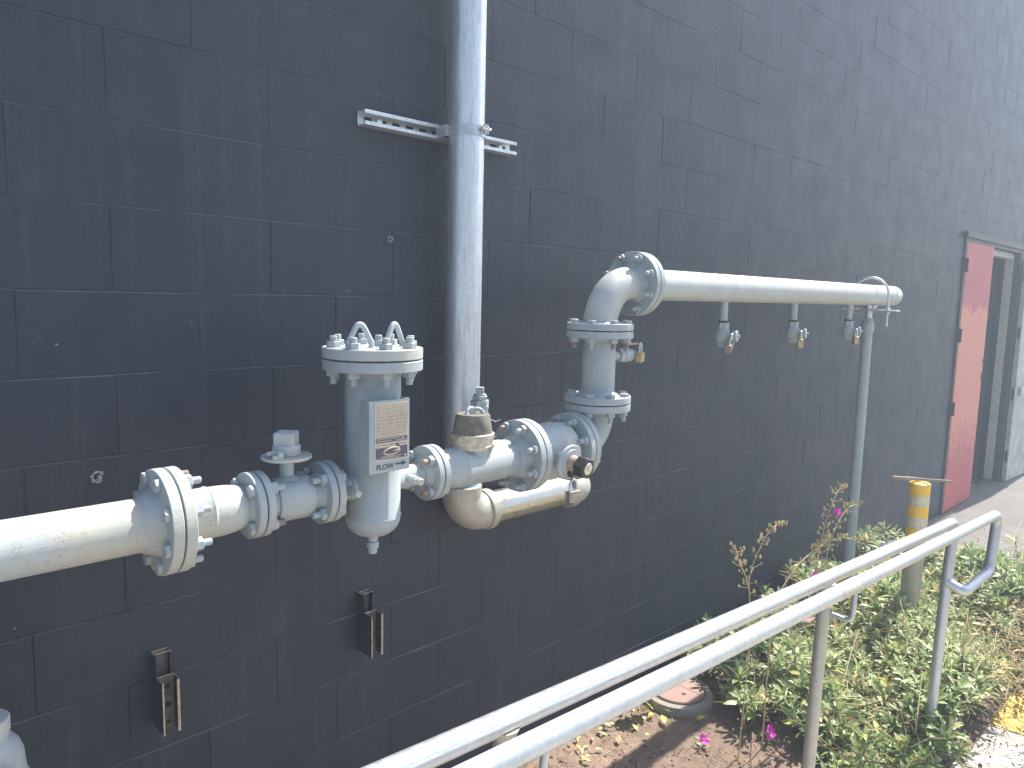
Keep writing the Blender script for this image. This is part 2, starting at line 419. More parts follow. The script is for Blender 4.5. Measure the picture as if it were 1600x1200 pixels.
def flange_pair(c, ax, R_, t, rp, bc, nb, af, neck=(.03, .03), mat='grey_clean', stud=False, flip=False, tip='grey_clean', ang0=None, rustp=.3):
    """two bolted flanges meeting at c"""
    c = Vector(c); ax = Vector(ax); gp = .0018; fl = []
    for sgn, nk in ((-1, neck[0]), (1, neck[1])):
        d = ax * sgn; q = MB()
        pr = [(gp, R_ * .62), (gp, R_ - .0015), (gp + .0015, R_), (t, R_), (t + .0015, R_ - .0015)]
        if nk: pr += [(t + .0015, rp * 1.32), (t + .006, rp * 1.24), (t + nk, rp * 1.08), (t + nk + .004, rp * .98)]
        q.lathe(c, d, pr, 64)
        fl.append(part('flange', q, mat, run, c))
    q = MB(); q.lathe(c - ax * gp, ax, [(0, R_ * .86), (2 * gp, R_ * .86)], 48); part('gasket', q, 'gasket', run, c)
    a = ax.cross(Z_ if abs(ax.z) < .9 else X_).normalized(); b = ax.cross(a)
    ang0 = PI / nb if ang0 is None else ang0
    dirq = ax if not flip else -ax
    for i in range(nb):
        th = ang0 + 2 * PI * i / nb
        loc = c + (a * math.cos(th) + b * math.sin(th)) * bc / 2
        rot = dirq.to_track_quat('Z', 'Y') @ Quaternion((0, 0, 1), rb.uniform(0, 1))
        bolt_obj((af, 2 * t + .003, stud, 'rustytip' if rb.random() < rustp else tip), fl[0 if rb.random() < 2 else 1], loc, rot)
    return fl
F4 = dict(R_=.1143, t=.0235, rp=r4, bc=.1905, nb=8, af=.027)
F2 = dict(R_=.0775, t=.0185, rp=.039, bc=.1206, nb=4, af=.027)
flange_pair(P(.536), X_, neck=(.03, 0), rustp=.15, mat='grey', **F4)
# reducer to the small valve
q = MB(); q.lathe(P(.555), X_, [(0, r4), (.062, r4 + .001), (.066, r4 + .0035), (.071, r4 + .0005)] + [(.071 + .085 * s, .036 + (r4 - .036) * math.sqrt(max(0, 1 - s ** 2.6)) if s < 1 else .039) for s in [i / 12 for i in range(13)]] + [(.17, .037)], 56)
part('reducer', q, 'grey', run, P(.6))
flange_pair(P(.731), X_, neck=(.02, .012), rustp=.4, ang0=PI / 4, **F2)
# small valve
q = MB(); q.lathe(P(.752), X_, [(0, .046), (.022, .046), (.024, .052), (.028, .0535), (.108, .0535), (.112, .052), (.114, .045), (.135, .045)], 48)
q.cyl(P(.814, PZ + .045), P(.814, PZ + .112), .0175, n=28)
q.lathe(P(.814, PZ + .048), Z_, [(0, .03), (.006, .024), (.01, .0175)], 28)
vb = part('ball_valve', q, 'grey_clean', run, P(.814))
q = MB(); q.disc(P(.814, PZ + .098), Z_, .059, .009, 56, bev=.002)
q.box(P(.781, PZ + .113) + Vector((0, -.03, 0)), (.012, .02, .018)); q.box(P(.773, PZ + .118) + Vector((0, -.012, 0)), (.026, .01, .008)); q.hexp(P(.772, PZ + .107) + Vector((0, -.03, 0)), Z_, .016, .009)
part('stop_plate', q, 'grey', vb, P(.814, PZ + .1), bevel=.0012)
q = MB(); q.lathe(P(.814, PZ + .107), Z_, [(0, .033), (.022, .033), (.024, .0315), (.026, .029)], 36); q.lathe(P(.814, PZ + .13), Z_, [(0, .0325), (.003, .034), (.031, .034), (.034, .031), (.034, .018), (.028, .016)], 4, mi=0)
part('stem_cap', q, 'grey', vb, P(.814, PZ + .12), bevel=.003)
flange_pair(P(.913), X_, neck=(.02, .012), flip=True, rustp=.0, ang0=PI / 4, **F2)
# ---- strainer
SX = 1.057; st_top = H - .167
q = MB(); q.lathe(Vector((SX, PY, H - .69)), Z_, [(0, .0)] + [(.0, .010), (.004, .012), (.016, .012), (.017, .0165), (.032, .0165), (.033, .013), (.036, .0125), (.05, .016)]
    + [(.05 + .052 * (1 - math.cos(a)), .0725 * math.sin(a) ** .8) for a in [PI / 2 * i / 9 for i in range(2, 10)]] + [(.104, .0745), (.108, .0745), (.111, .0725), (.49, .0725)], 64)
vessel = part('strainer_vessel', q, 'grey_clean', run, (SX, PY, H - .4))
q = MB()   # nozzles left and right
q.lathe(P(.93), X_, [(0, .040), (.012, .037), (.028, .031), (.075, .031)], 40); q.lathe(P(.978), X_, [(0, .0315), (.004, .035), (.014, .036)], 40); part('nozzle', q, 'grey_clean', run, P(.96))
q = MB(); q.lathe(P(SX + .05), X_, [(0, .031), (.105, .031), (.125, .037), (.145, .04)], 40)
q.lathe(P(SX + .062), X_, [(0, .038), (.014, .034), (.018, .031)], 40)
part('nozzle', q, 'grey_clean', run, P(SX + .1))
for px_ in (.965, 1.158):
    q = MB(); o_ = Vector((px_, PY - .026, PZ)); q.cyl(o_, o_ + Vector((0, -.03, 0)), .0125, n=20); q.hexp(o_ + Vector((0, -.022, 0)), (0, -1, 0), .021, .02)
    q.lathe(o_ + Vector((0, -.042, 0)), (0, -1, 0), [(0, .0095), (.01, .0095), (.012, .008)], 20)
    part('drain_plug', q, 'grey', run, o_)
LR = .1285
for (z0, z1, nm) in ((.0018, .029, 'lid'), (-.029, -.0018, 'vessel_flange')):
    q = MB(); q.disc(Vector((SX, PY, st_top + z0)), Z_, LR, z1 - z0, 72, bev=.002)
    if nm != 'lid': q.lathe(Vector((SX, PY, st_top - .044)), Z_, [(0, .074), (.016, .080)], 56)
    part(nm, q, 'grey' if nm == 'lid' else 'grey_clean', vessel, (SX, PY, st_top), label='round bolted lid with two lifting eyes' if nm == 'lid' else None)
q = MB(); q.lathe(Vector((SX, PY, st_top - .0018)), Z_, [(0, .112), (.0036, .112)], 48); part('lid_gasket', q, 'gasket', vessel, (SX, PY, st_top))
for i in range(8):
    th = 2 * PI * (i + .5) / 8 + .12
    bolt_obj((.031, .058, True, 'grey_clean'), vessel, (SX + .103 * math.cos(th), PY + .103 * math.sin(th), st_top), Quaternion((1, 0, 0), PI) @ Quaternion((0, 0, 1), rb.uniform(0, 1)))
bolt_obj((.031, .058, True, 'grey_clean'), vessel, (SX + .03, PY + .02, st_top), Quaternion((1, 0, 0), PI))
for sx, an in ((-.052, -.2), (.052, .25)):
    c0 = Vector((SX + sx, PY - .02, st_top + .028)); dx = Vector((math.cos(an), math.sin(an), 0)) * .031
    pts = fillet([c0 - dx + Vector((0, 0, -.004)), c0 - dx + Vector((0, 0, .014)), c0 + Vector((0, 0, .074)), c0 + dx + Vector((0, 0, .014)), c0 + dx + Vector((0, 0, -.004))], .016)
    q = MB(); q.tube(pts, .0072, 12); part('lifting_eye', q, 'grey', vessel, c0)
# name plate in its bent holder
NX0, NX1, NZ0, NZ1, NY = .976, 1.093, H - .443, H - .2615, PY - .112
q = MB(); n0 = 8
q.box(((NX0 + NX1) / 2, NY + .001, (NZ0 + NZ1) / 2), (NX1 - NX0, .002, NZ1 - NZ0), 0)
q.box((NX0 - .001 + .0, NY + .02, (NZ0 + NZ1) / 2), (.003, .04, NZ1 - NZ0), 0); q.box((NX0 + .014, NY + .041, (NZ0 + NZ1) / 2), (.03, .003, NZ1 - NZ0), 0)
q.box((NX1 - .0015, NY + .02, (NZ0 + NZ1) / 2), (.003, .036, NZ1 - NZ0), 0)
q.box((NX0 + .035, NY + .03, (NZ0 + NZ1) / 2), (.02, .055, .06), 0)
LX0, LX1, LZ0, LZ1 = NX0 + .0125, NX1 - .004, NZ0 + .030, NZ1 - .006
def plate(x0, x1, z0, z1, lift, mi):
    q.box(((x0 + x1) / 2, NY - lift / 2, (z0 + z1) / 2), (x1 - x0, lift, z1 - z0), mi)
plate(LX0, LX1, LZ0, LZ1, .0009, 4)
lw = LX1 - LX0; lh = LZ1 - LZ0
def rel(u0, u1, v0, v1, lift, mi): plate(LX0 + lw * u0, LX0 + lw * u1, LZ1 - lh * v1, LZ1 - lh * v0, lift, mi)
rel(.02, .98, .015, .985, .0012, 1)
rel(.03, .97, .60, .685, .0015, 2); rel(.03, .97, .77, .98, .0015, 2); rel(.62, .72, .715, .77, .0015, 2)
rel(.80, .85, .605, .64, .0018, 1); rel(.05, .10, .955, .975, .0018, 4); rel(.88, .93, .925, .96, .0018, 4)
rl = random.Random(11)
for i in range(19):            # printed lines too small to read
    v = .04 + i * .0295; u = .05
    while u < .93:
        du = rl.uniform(.03, .16); rel(u, min(.95, u + du), v, v + (.008 if i % 3 else .006), .0014, 3); u += du + rl.uniform(.015, .06)
for i in range(6): rel(.03, .97, .24 + i * .06, .2435 + i * .06, .0014, 3)
for (v, u0, u1) in ((.615, .06, .76), (.65, .06, .5), (.655, .62, .92), (.72, .06, .58), (.725, .74, .94), (.925, .22, .80), (.95, .14, .72)):
    u = u0
    while u < u1:
        du = rl.uniform(.02, .05); rel(u, u + du, v, v + .013, .0018, 1 if v < .7 or v > .9 else 3); u += du + .012
# oval emblem, an open ring with a stroke turning in like a G
cx, cz = LX0 + lw * .50, LZ1 - lh * .845
pts = [Vector((cx + .024 * math.cos(a), NY - .0012, cz + .0085 * math.sin(a) + .002 * math.cos(a))) for a in [R(22 + 335 * i / 30) for i in range(31)]]
pts += [Vector((cx + .012, NY - .0012, cz + .0015)), Vector((cx + .004, NY - .0012, cz))]
q.tube(pts, [.0021] * 31 + [.0026, .0012], 6, 1)
def add_text(body, x, z, size, y, mi):
    cu = bpy.data.curves.new('t', 'FONT'); cu.body = body; cu.size = size; cu.extrude = .0005; cu.offset = size * .015
    ob = bpy.data.objects.new('t', cu); me = bpy.data.meshes.new_from_object(ob)
    q.add([(x + v.co.x, y - v.co.z, z + v.co.y) for v in me.vertices], [tuple(p_.vertices) for p_ in me.polygons], mi)
    bpy.data.objects.remove(ob); bpy.data.curves.remove(cu); bpy.data.meshes.remove(me)
add_text('FLOW', NX0 + .0175, NZ0 + .0085, .0185, NY - .0004, 5)
ax_, az_ = NX0 + .075, NZ0 + .0175   # arrow pointing right
plate(ax_, ax_ + .022, az_ - .0022, az_ + .0022, .0006, 5)
q.add([(ax_ + .019, NY - .0006, az_ + .0062), (ax_ + .019, NY - .0006, az_ - .0062), (ax_ + .035, NY - .0006, az_)], [(0, 1, 2)], 5)
part('name_plate', q, ['grey_clean', 'label', 'purple', 'ink', 'steel', 'stencil'], vessel, ((NX0 + NX1) / 2, NY, (NZ0 + NZ1) / 2), smooth=0, label='grey sheet holder with a cream and purple label and FLOW arrow')
# stencilled arrow wrapped on the vessel, left of the holder
q = MB()
def onves(s, z, rr=.0728):  # s = arc length from the -Y side, towards -X negative
    a = -PI / 2 + s / .0725; return (SX + rr * math.cos(a), PY + rr * math.sin(a), z)
zc = H - .375
for (s0, s1, za, zb, zc_, zd) in ((-.058, -.043, .020, .012, .013, -.0), (-.043, -.033, .012, .022, 0, .008), (-.050, -.043, .0, .0, -.02, -.02)):
    q.add([onves(s0, zc + za), onves(s1, zc + zb), onves(s1, zc + zd), onves(s0, zc + zc_)], [(0, 1, 2, 3), (3, 2, 1, 0)])
q.add([onves(-.05, zc - .035), onves(-.043, zc - .04), onves(-.043, zc - .055), onves(-.05, zc - .05)], [(3, 2, 1, 0)])
part('stencil_mark', q, 'stencil', vessel, (SX, PY, zc), smooth=0)
# ---- outlet flange, reducer, tee
flange_pair(P(1.242), X_, neck=(.012, .016), flip=True, rustp=.3, ang0=PI / 4, **F2)
q = MB(); q.lathe(P(1.266), X_, [(0, .041), (.006, .044), (.03, .053), (.05, .0585), (.075, .0595), (.079, .0625), (.083, .0600), (.25, .0600), (.256, .0575), (.31, r4)], 56)
part('tee', q, 'grey_clean', run, P(1.4))
TX = 1.402
q = MB(); q.lathe(P(TX, PZ), Z_, [(0, .05), (.075, .05), (.077, .047)], 48); tb = part('tee_branch', q, 'grey_clean', run, P(TX, PZ + .05))
q = MB()
nn = 48
for (zz, rr, tt) in ((PZ + .050, .0625, .046),):
    q.lathe(P(TX, zz), Z_, [(0, .060), (.002, .064), (.012, .0645), (.013, .0625), (.033, .0625), (.034, .0648), (.045, .0648), (.047, .061)], nn)
for zz in (PZ + .054, PZ + .089):   # clamp screws on the left
    q.cyl(P(TX - .066, zz) + Vector((0, .012, 0)), P(TX - .066, zz) + Vector((0, -.022, 0)), .0042, n=10); q.hexp(P(TX - .066, zz) + Vector((0, -.02, 0)), (0, -1, 0), .010, .006)
q.tube([P(TX + .01, PZ + .052) + Vector((0, -.0655, 0)), P(TX + .02, PZ + .066) + Vector((0, -.0665, 0)), P(TX + .045, PZ + .058) + Vector((0, -.05, 0))], .003, 6)
part('clamp_band', q, 'band', tb, P(TX, PZ + .07), label='wrinkled metal clamp band')
q = MB(); q.lathe(P(TX, PZ + .095), Z_, [(0, .058), (.004, .0585), (.052, .051), (.057, .048), (.058, .03)], 48)
part('rubber_cap', q, 'rubber', tb, P(TX, PZ + .12), label='weathered brown rubber cap')
q = MB(); c0 = P(TX - .008, PZ + .150); q.tube(arc(c0, (1, .2, 0), (0, 0, 1), .021, .0, PI, 12), .0042, 8); q.tube(arc(c0 + Vector((.012, -.012, 0)), (.9, -.5, 0), (0, 0, 1), .019, 0, PI, 12), .0048, 8)
q.box(c0 + Vector((.03, -.02, .003)), (.018, .004, .014)); q.box(c0 + Vector((-.02, -.01, .003)), (.012, .01, .004)); q.tube([c0 + Vector((.055, 0, -.03)), c0 + Vector((.075, -.01, -.022)), c0 + Vector((.085, -.015, -.028)), c0 + Vector((.1, -.02, -.022))], .0011, 5)
part('cap_strap', q, 'grey', tb, c0)
# stacked hex service cap behind the rubber cap
q = MB(); SX2, SY2 = 1.516, -.25; sb = H - .385
q.cyl((SX2 - .03, SY2 - .06, PZ + .04), (SX2, SY2, sb), .018, n=20)
q.lathe((SX2, SY2, sb - .01), Z_, [(0, .026), (.04, .027), (.045, .0285), (.052, .0285), (.053, .024)], 28)
q.hexp((SX2, SY2, sb + .042), Z_, .052, .018); q.hexp((SX2, SY2, sb + .061), Z_, .045, .012, rot=.3); q.lathe((SX2, SY2, sb + .073), Z_, [(0, .02), (.006, .02)], 24); q.lathe((SX2, SY2, sb + .078), Z_, [(0, .0175), (.020, .0175), (.022, .016)], 4)
part('service_cap', q, 'grey_clean', run, (SX2, SY2, sb), bevel=.001)
flange_pair(P(1.607), X_, neck=(.028, .010), flip=True, rustp=.25, **F4)
# ---- large valve body with a side stem
q = MB(); q.lathe(P(1.63), X_, [(0, .072), (.012, .074), (.02, .086), (.03, .089), (.095, .090), (.1, .0925), (.108, .0925), (.112, .090), (.16, .088), (.176, .072), (.19, .07)], 56)
lv = part('ball_valve', q, 'grey', run, P(1.72))
dv = Vector((.05, -1, -.12)).normalized(); v0 = Vector((1.69, PY - .078, H - .503))
q = MB(); q.lathe(v0, dv, [(0, .030), (.01, .022), (.014, .019), (.05, .019)], 28)
part('stem', q, 'grey', lv, v0)
v1 = v0 + dv * .045
q = MB(); q.lathe(v1, dv, [(0, .054), (.002, .056), (.007, .056), (.009, .054)], 48); q.lathe(v1 + dv * .009, dv, [(0, .043), (.004, .042)], 48, mi=0)
part('stop_plate', q, 'grey', lv, v1)
q = MB(); q.lathe(v1 + dv * .012, dv, [(0, .026), (.03, .026), (.031, .022)], 32, 1); q.hexp(v1 + dv * .042, dv, .060, .036, 0, .002, rot=.25)
q.lathe(v1 + dv * .0775, dv, [(0, .019), (.003, .019), (.0032, .012), (.001, .010)], 24, 2); q.lathe(v1 + dv * .0775, dv, [(0, .006), (.004, .005)], 12, 2)
q.lathe(v1 + dv * .01 + Vector((0, 0, -.03)), dv, [(0, .016), (.012, .016), (.013, .012)], 16, 0)
part('stem_cap', q, ['black_iron', 'stem_rust', 'steel'], lv, v1, bevel=.001, label='black hex cap with a bronze collar')
flange_pair(P(1.84), X_, neck=(0, .012), flip=True, stud=False, rustp=.35, **F4)
# ---- riser leg
LX = 1.972; Zb = H - .357; Zt = H - .108; HZ = H + .054
q = MB(); re = .103; c_ = P(1.869, PZ + re); q.tube([P(1.85)] + arc(c_, (0, 0, -1), (1, 0, 0), re, 0, PI / 2, 18) + [P(LX, Zb - .03)], r4, 48, caps=False)
q.lathe(P(1.868), X_, [(-.003, r4), (0, r4 + .0035), (.003, r4)], 48, caps=False)
part('elbow', q, 'grey_clean', run, P(1.93, PZ + .05))
flange_pair(P(LX, Zb), Z_, neck=(.012, .014), flip=True, rustp=.3, **F4)
q = MB(); q.lathe(P(LX, Zb + .02), Z_, [(0, r4), (.21, r4)], 52); q.cyl(P(LX + .05, H - .199), P(LX + .105, H - .199), .0165, n=24); q.lathe(P(LX + .053, H - .199), X_, [(0, .022), (.006, .017)], 24)
part('pipe', q, 'grey_clean', run, P(LX, H - .22))
flange_pair(P(LX, Zt), Z_, neck=(.010, .008), flip=True, rustp=.5, **F4)
q = MB(); re = .146; c_ = P(LX + re, HZ - re); q.tube([P(LX, Zt + .02)] + arc(c_, (-1, 0, 0), (0, 0, 1), re, 0, PI / 2, 20) + [P(2.14, HZ)], r4 + .0015, 48, caps=False)
part('elbow', q, 'grey_header', run, P(2.02, HZ - .05))
flange_pair(P(2.158, HZ), X_, neck=(.018, .0), flip=True, rustp=.3, mat='grey_clean', **F4)
# ---- header with its domed end
q = MB(); XE = 4.66
q.lathe(P(2.175, HZ), X_, [(0, r4), (.44, r4), (XE - 2.175 - .075, r4), (XE - 2.175 - .072, r4 + .0025), (XE - 2.175 - .067, r4)] + [(XE - 2.175 + .055 * math.sin(a) - .0, r4 * math.cos(a) ** .7 + .0001) for a in [PI / 2 * i / 9 for i in range(10)]], 56)
rf = random.Random(2)
for i in range(240):     # crumbs of flaking paint along the top
    x = rf.uniform(2.25, 4.4); a = PI / 2 + rf.gauss(0, .35); s_ = rf.uniform(.0012, .0036)
    p_ = P(x, HZ) + Vector((0, math.cos(a), math.sin(a))) * (r4 + s_ * .3)
    q.lathe(p_ - Vector((0, 0, s_ * .6)), (rf.uniform(-.4, .4), rf.uniform(-.4, .4), 1), [(0, s_), (s_ * .7, s_ * .8), (s_ * 1.2, s_ * .2)], 5)
part('header_pipe', q, 'grey_header', run, P(3.3, HZ), label='long level header pipe with flaking paint on top')
# ---- small lockable valves
def padlock(name, label, loc, rot, mat, cat='padlock', s=1.0, group=None):
    t_ = thing(name, label, cat, (0, 0, 0), group)
    q = MB(); q.box((0, 0, -.020), (.040, .019, .031)); part('lock_body', q, mat, t_, (0, 0, -.02), bevel=.0022)
    q = MB(); q.lathe((0, 0, -.0365), (0, 0, -1), [(-.002, .006), (.001, .006), (.0012, .004)], 14); part('keyway', q, 'steel', t_, (0, 0, -.036))
    q = MB(); q.tube([Vector((-.0125, 0, -.006)), Vector((-.0125, 0, .012))] + arc((0, 0, .013), (-1, 0, 0), (0, 0, 1), .0125, 0, PI, 12) + [Vector((.0125, 0, .012)), Vector((.0125, 0, -.006))], .0031, 10)
    part('shackle', q, 'steel', t_, (0, 0, .01))
    t_.location = loc; t_.rotation_euler = rot; t_.scale = (s, s, s)
    return t_
drops = [2.775, 3.412, 4.06]
dz = H - .005
protoV = None
for k, dx in enumerate(drops):
    if protoV is None:
        org = P(dx, dz)
        q = MB(); q.lathe(P(dx, dz - .078), Z_, [(0, .0165), (.075, .0165), (.082, .019), (.086, .023)], 28)
        q.lathe(P(dx, dz - .084), Z_, [(0, .0215), (.008, .0215)], 24, 1)
        dn = part('drop_pipe', q, ['grey_clean', 'gasket'], run, org)
        q = MB(); q.hexp(P(dx, dz - .112), Z_, .044, .028, rot=.5); q.lathe(P(dx, dz - .165), Z_, [(0, .022), (.006, .029), (.028, .032), (.05, .029), (.055, .022)], 28)
        q.lathe(P(dx, dz - .185), Z_, [(0, .018), (.003, .022), (.02, .022), (.022, .018)], 24)
        q.cyl(P(dx, dz - .140), P(dx, dz - .140) + Vector((.012, -.05, 0)), .012, n=18)
        vv = part('drop_valve', q, 'grey_clean', dn, P(dx, dz - .14))
        q = MB(); e0 = P(dx, dz - .138) + Vector((.012, -.05, 0)); de = Vector((.35, -1, .05)).normalized()
        q.lathe(e0, de, [(0, .022), (.002, .0245), (.010, .0245), (.012, .021), (.012, .012), (.009, .011)], 28); q.lathe(e0 + de * .009, de, [(0, .006), (.012, .006)], 12); q.box(e0 + Vector((-.026, -.004, -.014)), (.006, .010, .040)); q.box(e0 + Vector((-.012, -.004, .004)), (.03, .008, .012))
        q.tube([e0 + Vector((.0, -.004, .012)), e0 + Vector((-.02, -.006, .02)), e0 + Vector((-.034, -.004, .006))], .0035, 8)
        hd = part('lock_wing', q, 'grey_clean', dn, e0)
        protoV = (dn, vv, hd)
    else:
        d0 = Vector((dx - drops[0], 0, 0))
        dn = link_copy(protoV[0], run, WL[protoV[0].name] + d0)
        for ch in protoV[1:]: link_copy(ch, dn, WL[ch.name] + d0)
for k, (dx, lab, rt_, mt_) in enumerate(((drops[0], 'tilted tarnished padlock on the first drop valve, nearest the header elbow', (.25, -.45, .25), 'brass_dull'),
                              (drops[1], 'small brass padlock hanging on the middle drop valve under the header pipe', (0, .05, .5), 'brass'),
                              (drops[2], 'small brass padlock on the last drop valve, beside the pipe support post', (0, 0, .6), 'brass'))):
    padlock('padlock', lab, (dx - .030, PY - .056, dz - .158), rt_, mt_, s=1.3, group='padlocks on the gas valves')
# side valve on the spool with its lever
q = MB(); s0 = P(LX + .10, H - .199)
q.hexp(s0, X_, .046, .022, rot=.3); q.lathe(s0 + X_ * .022, X_, [(0, .018), (.006, .025), (.025, .027), (.045, .024), (.048, .018)], 28); q.hexp(s0 + X_ * .068, X_, .042, .018)
q.cyl(s0 + X_ * .046, s0 + X_ * .046 + Z_ * .042, .010, n=18)
sv_ = part('side_valve', q, 'grey_clean', run, s0)
q = MB(); q.box(s0 + Vector((.07, -.012, .040)), (.088, .022, .005)); q.box(s0 + Vector((.036, 0, .048)), (.03, .02, .012)); q.hexp(s0 + Vector((.046, 0, .052)), Z_, .016, .01)
part('valve_lever', q, 'grey_clean', sv_, s0 + Vector((.046, 0, .04)), bevel=.001)
padlock('padlock', 'brass padlock on the lever of the side valve between the two riser flanges', s0 + Vector((.098, -.028, .014)), (0, 0, .35), 'brass', s=1.12, group='padlocks on the gas valves')
padlock('padlock', 'dull grey-brown padlock hanging below the big hex valve stem cap', v1 + Vector((.002, -.022, -.082)), (0, 0, -.1), 'brass_dull', s=1.15, group='padlocks on the gas valves')

# ------------------------------------------------------------------ header support
SXp = 4.33
sup = thing('pipe_support', 'slender grey pipe support post with flat plate and large U-bolt under the header end', 'pipe support', (SXp, PY, 0))
q = MB(); q.lathe((SXp, PY, -.05), Z_, [(0, .0285), (H - .105 + .05, .0285)], 32)
q.lathe((SXp, PY, H - .62), Z_, [(0, .0295), (.004, .0295)], 32); q.lathe((SXp, PY, H - 1.1), Z_, [(0, .0295), (.004, .0295)], 32)
part('post', q, 'grey_clean', sup, (SXp, PY, .8))
q = MB(); q.lathe((SXp, PY, H - .150), Z_, [(0, .031), (.003, .0335), (.022, .0335), (.024, .032), (.026, .0335), (.048, .033), (.052, .030)], 32); q.hexp((SXp, PY, H - .098), Z_, .052, .024)
part('coupling', q, 'grey_clean', sup, (SXp, PY, H - .12))
q = MB(); q.cyl((SXp, PY, H - .08), (SXp, PY, H - .032), .0185, n=20); part('threaded_rod', q, 'galv', sup, (SXp, PY, H - .06))
q = MB(); q.box((SXp, PY - .005, H - .030), (.062, .30, .008)); q.box((SXp, PY, H - .012), (.052, .010, .030)); q.box((SXp, PY - .028, H - .014), (.05, .008, .024), 0, Matrix.Rotation(.6, 3, 'X')); q.box((SXp, PY + .028, H - .014), (.05, .008, .024), 0, Matrix.Rotation(-.6, 3, 'X'))
part('saddle_plate', q, 'galv', sup, (SXp, PY, H - .03), bevel=.001)
q = MB(); UR = .099
q.tube([Vector((SXp, PY - UR, H - .118)), Vector((SXp, PY - UR, H + .03))] + arc((SXp, PY, H + .052), (0, -1, 0), (0, 0, 1), UR, 0, PI, 24) + [Vector((SXp, PY + UR, H + .03)), Vector((SXp, PY + UR, H - .11))], .0065, 12)
part('u_bolt', q, 'galv', sup, (SXp, PY, H + .05))
for sy in (-1, 1):
    q = MB(); q.hexp((SXp, PY + sy * UR, H - .026), Z_, .026, .013); q.hexp((SXp, PY + sy * UR, H - .048), Z_, .026, .013); part('nut', q, 'galv', sup, (SXp, PY + sy * UR, H - .03))

# ------------------------------------------------------------------ galvanised riser
GY = -.103; GX = 1.568; GZ = H - .742
gal = thing('galvanised_pipe', 'tall galvanised vertical pipe turning along the wall through an elbow below the grey run', 'pipe', (GX, GY, GZ))
rg = .0572
q = MB(); q.lathe((GX, GY, GZ + .10), Z_, [(0, rg), (HT + .4 - GZ, rg)], 56); q.box((GX + .018, GY - rg + .0035, GZ + 2.0), (.0012, .0012, 3.6))
part('riser_pipe', q, 'galv', gal, (GX, GY, H))
q = MB(); re = .085
q.tube([Vector((GX, GY, GZ + .10))] + arc((GX + re, GY, GZ + re), (-1, 0, 0), (0, 0, -1), re, 0, PI / 2, 18) + [Vector((GX + .11, GY, GZ))], .064, 48, caps=False)
q.lathe((GX, GY, GZ + .075), Z_, [(0, .064), (.002, .0705), (.03, .0705), (.033, .068), (.033, rg)], 48, caps=False)
q.lathe((GX + .095, GY, GZ), X_, [(0, .064), (.002, .0705), (.03, .0705), (.033, .068), (.033, rg)], 48, caps=False)
part('elbow', q, 'galv_elbow' if 'galv_elbow' in M else 'galv_old', gal, (GX, GY, GZ))
q = MB(); q.lathe((GX, GY, GZ + .1065), Z_, [(0, rg + .0015), (.014, rg + .0008)], 40, caps=False); part('thread_tape', q, 'tape_blue', gal, (GX, GY, GZ + .11))
q = MB(); q.lathe((GX + .10, GY, GZ), X_, [(0, rg), (.46, rg)], 52); part('horizontal_pipe', q, 'galv_warm', gal, (GX + .3, GY, GZ)) if 'galv_warm' in M else part('horizontal_pipe', q, 'galv', gal, (GX + .3, GY, GZ))
EX = GX + .545
q = MB(); q.lathe((EX + .012, GY, GZ), -X_, [(0, .064), (.002, .0705), (.03, .0705), (.033, .068), (.033, rg)], 48, caps=False)
q.tube([Vector((EX - .01, GY, GZ))] + arc((EX + .01, GY + .075, GZ), (0, -1, 0), (1, 0, 0), .075, 0, PI / 2, 14) + [Vector((EX + .085, .05, GZ))], .064, 44, caps=False)
part('elbow', q, 'galv_old', gal, (EX, GY, GZ))
q = MB(); q.lathe((EX - .026, GY, GZ), X_, [(0, rg + .001), (.010, rg + .0012)], 40, caps=False); part('thread_tape', q, 'tape_blue', gal, (EX - .02, GY, GZ))

# ------------------------------------------------------------------ strut channel with pipe clamp
SZ = H + .516
strut = thing('strut_channel', 'slotted galvanised strut channel bolted level across the wall, clamping the tall pipe', 'bracket', (1.54, 0, SZ))
q = MB(); xa, xb = 1.230, 1.852; th = .0026; dpt = .041; hh = .0205
L = xb - xa
# web with slots: bars between slots
q.box(((xa + xb) / 2, -.0015, SZ + .0145), (L, th, .012)); q.box(((xa + xb) / 2, -.0015, SZ - .0145), (L, th, .012))
nS = int(L / .0508); xs = xa
for i in range(nS + 1):
    x0 = xa + i * .0508; q.box((min(x0 + .010, xb - .01), -.0015, SZ), (.0225, th, .018))
for s_ in (1, -1):
    q.box(((xa + xb) / 2, -dpt / 2, SZ + s_ * hh), (L, dpt, th)); q.box(((xa + xb) / 2, -dpt + .0012, SZ + s_ * (hh - .0045)), (L, th, .0085)); q.box(((xa + xb) / 2, -dpt + .0045, SZ + s_ * (hh - .0085)), (L, .007, th))
part('channel', q, 'galv', strut, ((xa + xb) / 2, 0, SZ), smooth=0, bevel=.0006)
q = MB(); q.add([(xa + .0, -.0032, SZ - .009), (xa + .09, -.0032, SZ - .009), (xa + .09, -.0032, SZ + .009), (xa, -.0032, SZ + .009)], [(0, 1, 2, 3)])
for bx_ in (1.30, 1.80):
    q = MB(); q.hexp((bx_, -.003, SZ), (0, -1, 0), .019, .010); q.lathe((bx_, -.0028, SZ), (0, -1, 0), [(0, .013), (.0025, .013)], 20); part('anchor_bolt', q, 'steel', strut, (bx_, 0, SZ))
q = MB()
n = 40; a0, a1 = R(180 - 22), R(360 + 22); vs = []; rc = rg + .0012
for i in range(n + 1):
    a = a0 + (a1 - a0) * i / n
    for (rr, zz) in ((rc, -.016), (rc + .002, -.016), (rc + .002, .016), (rc, .016)): vs.append((GX + rr * math.cos(a), GY + rr * math.sin(a), SZ + zz))
fs = []
for i in range(n):
    for k in range(4): fs.append((i * 4 + k, i * 4 + (k + 1) % 4, i * 4 + 4 + (k + 1) % 4, i * 4 + 4 + k))
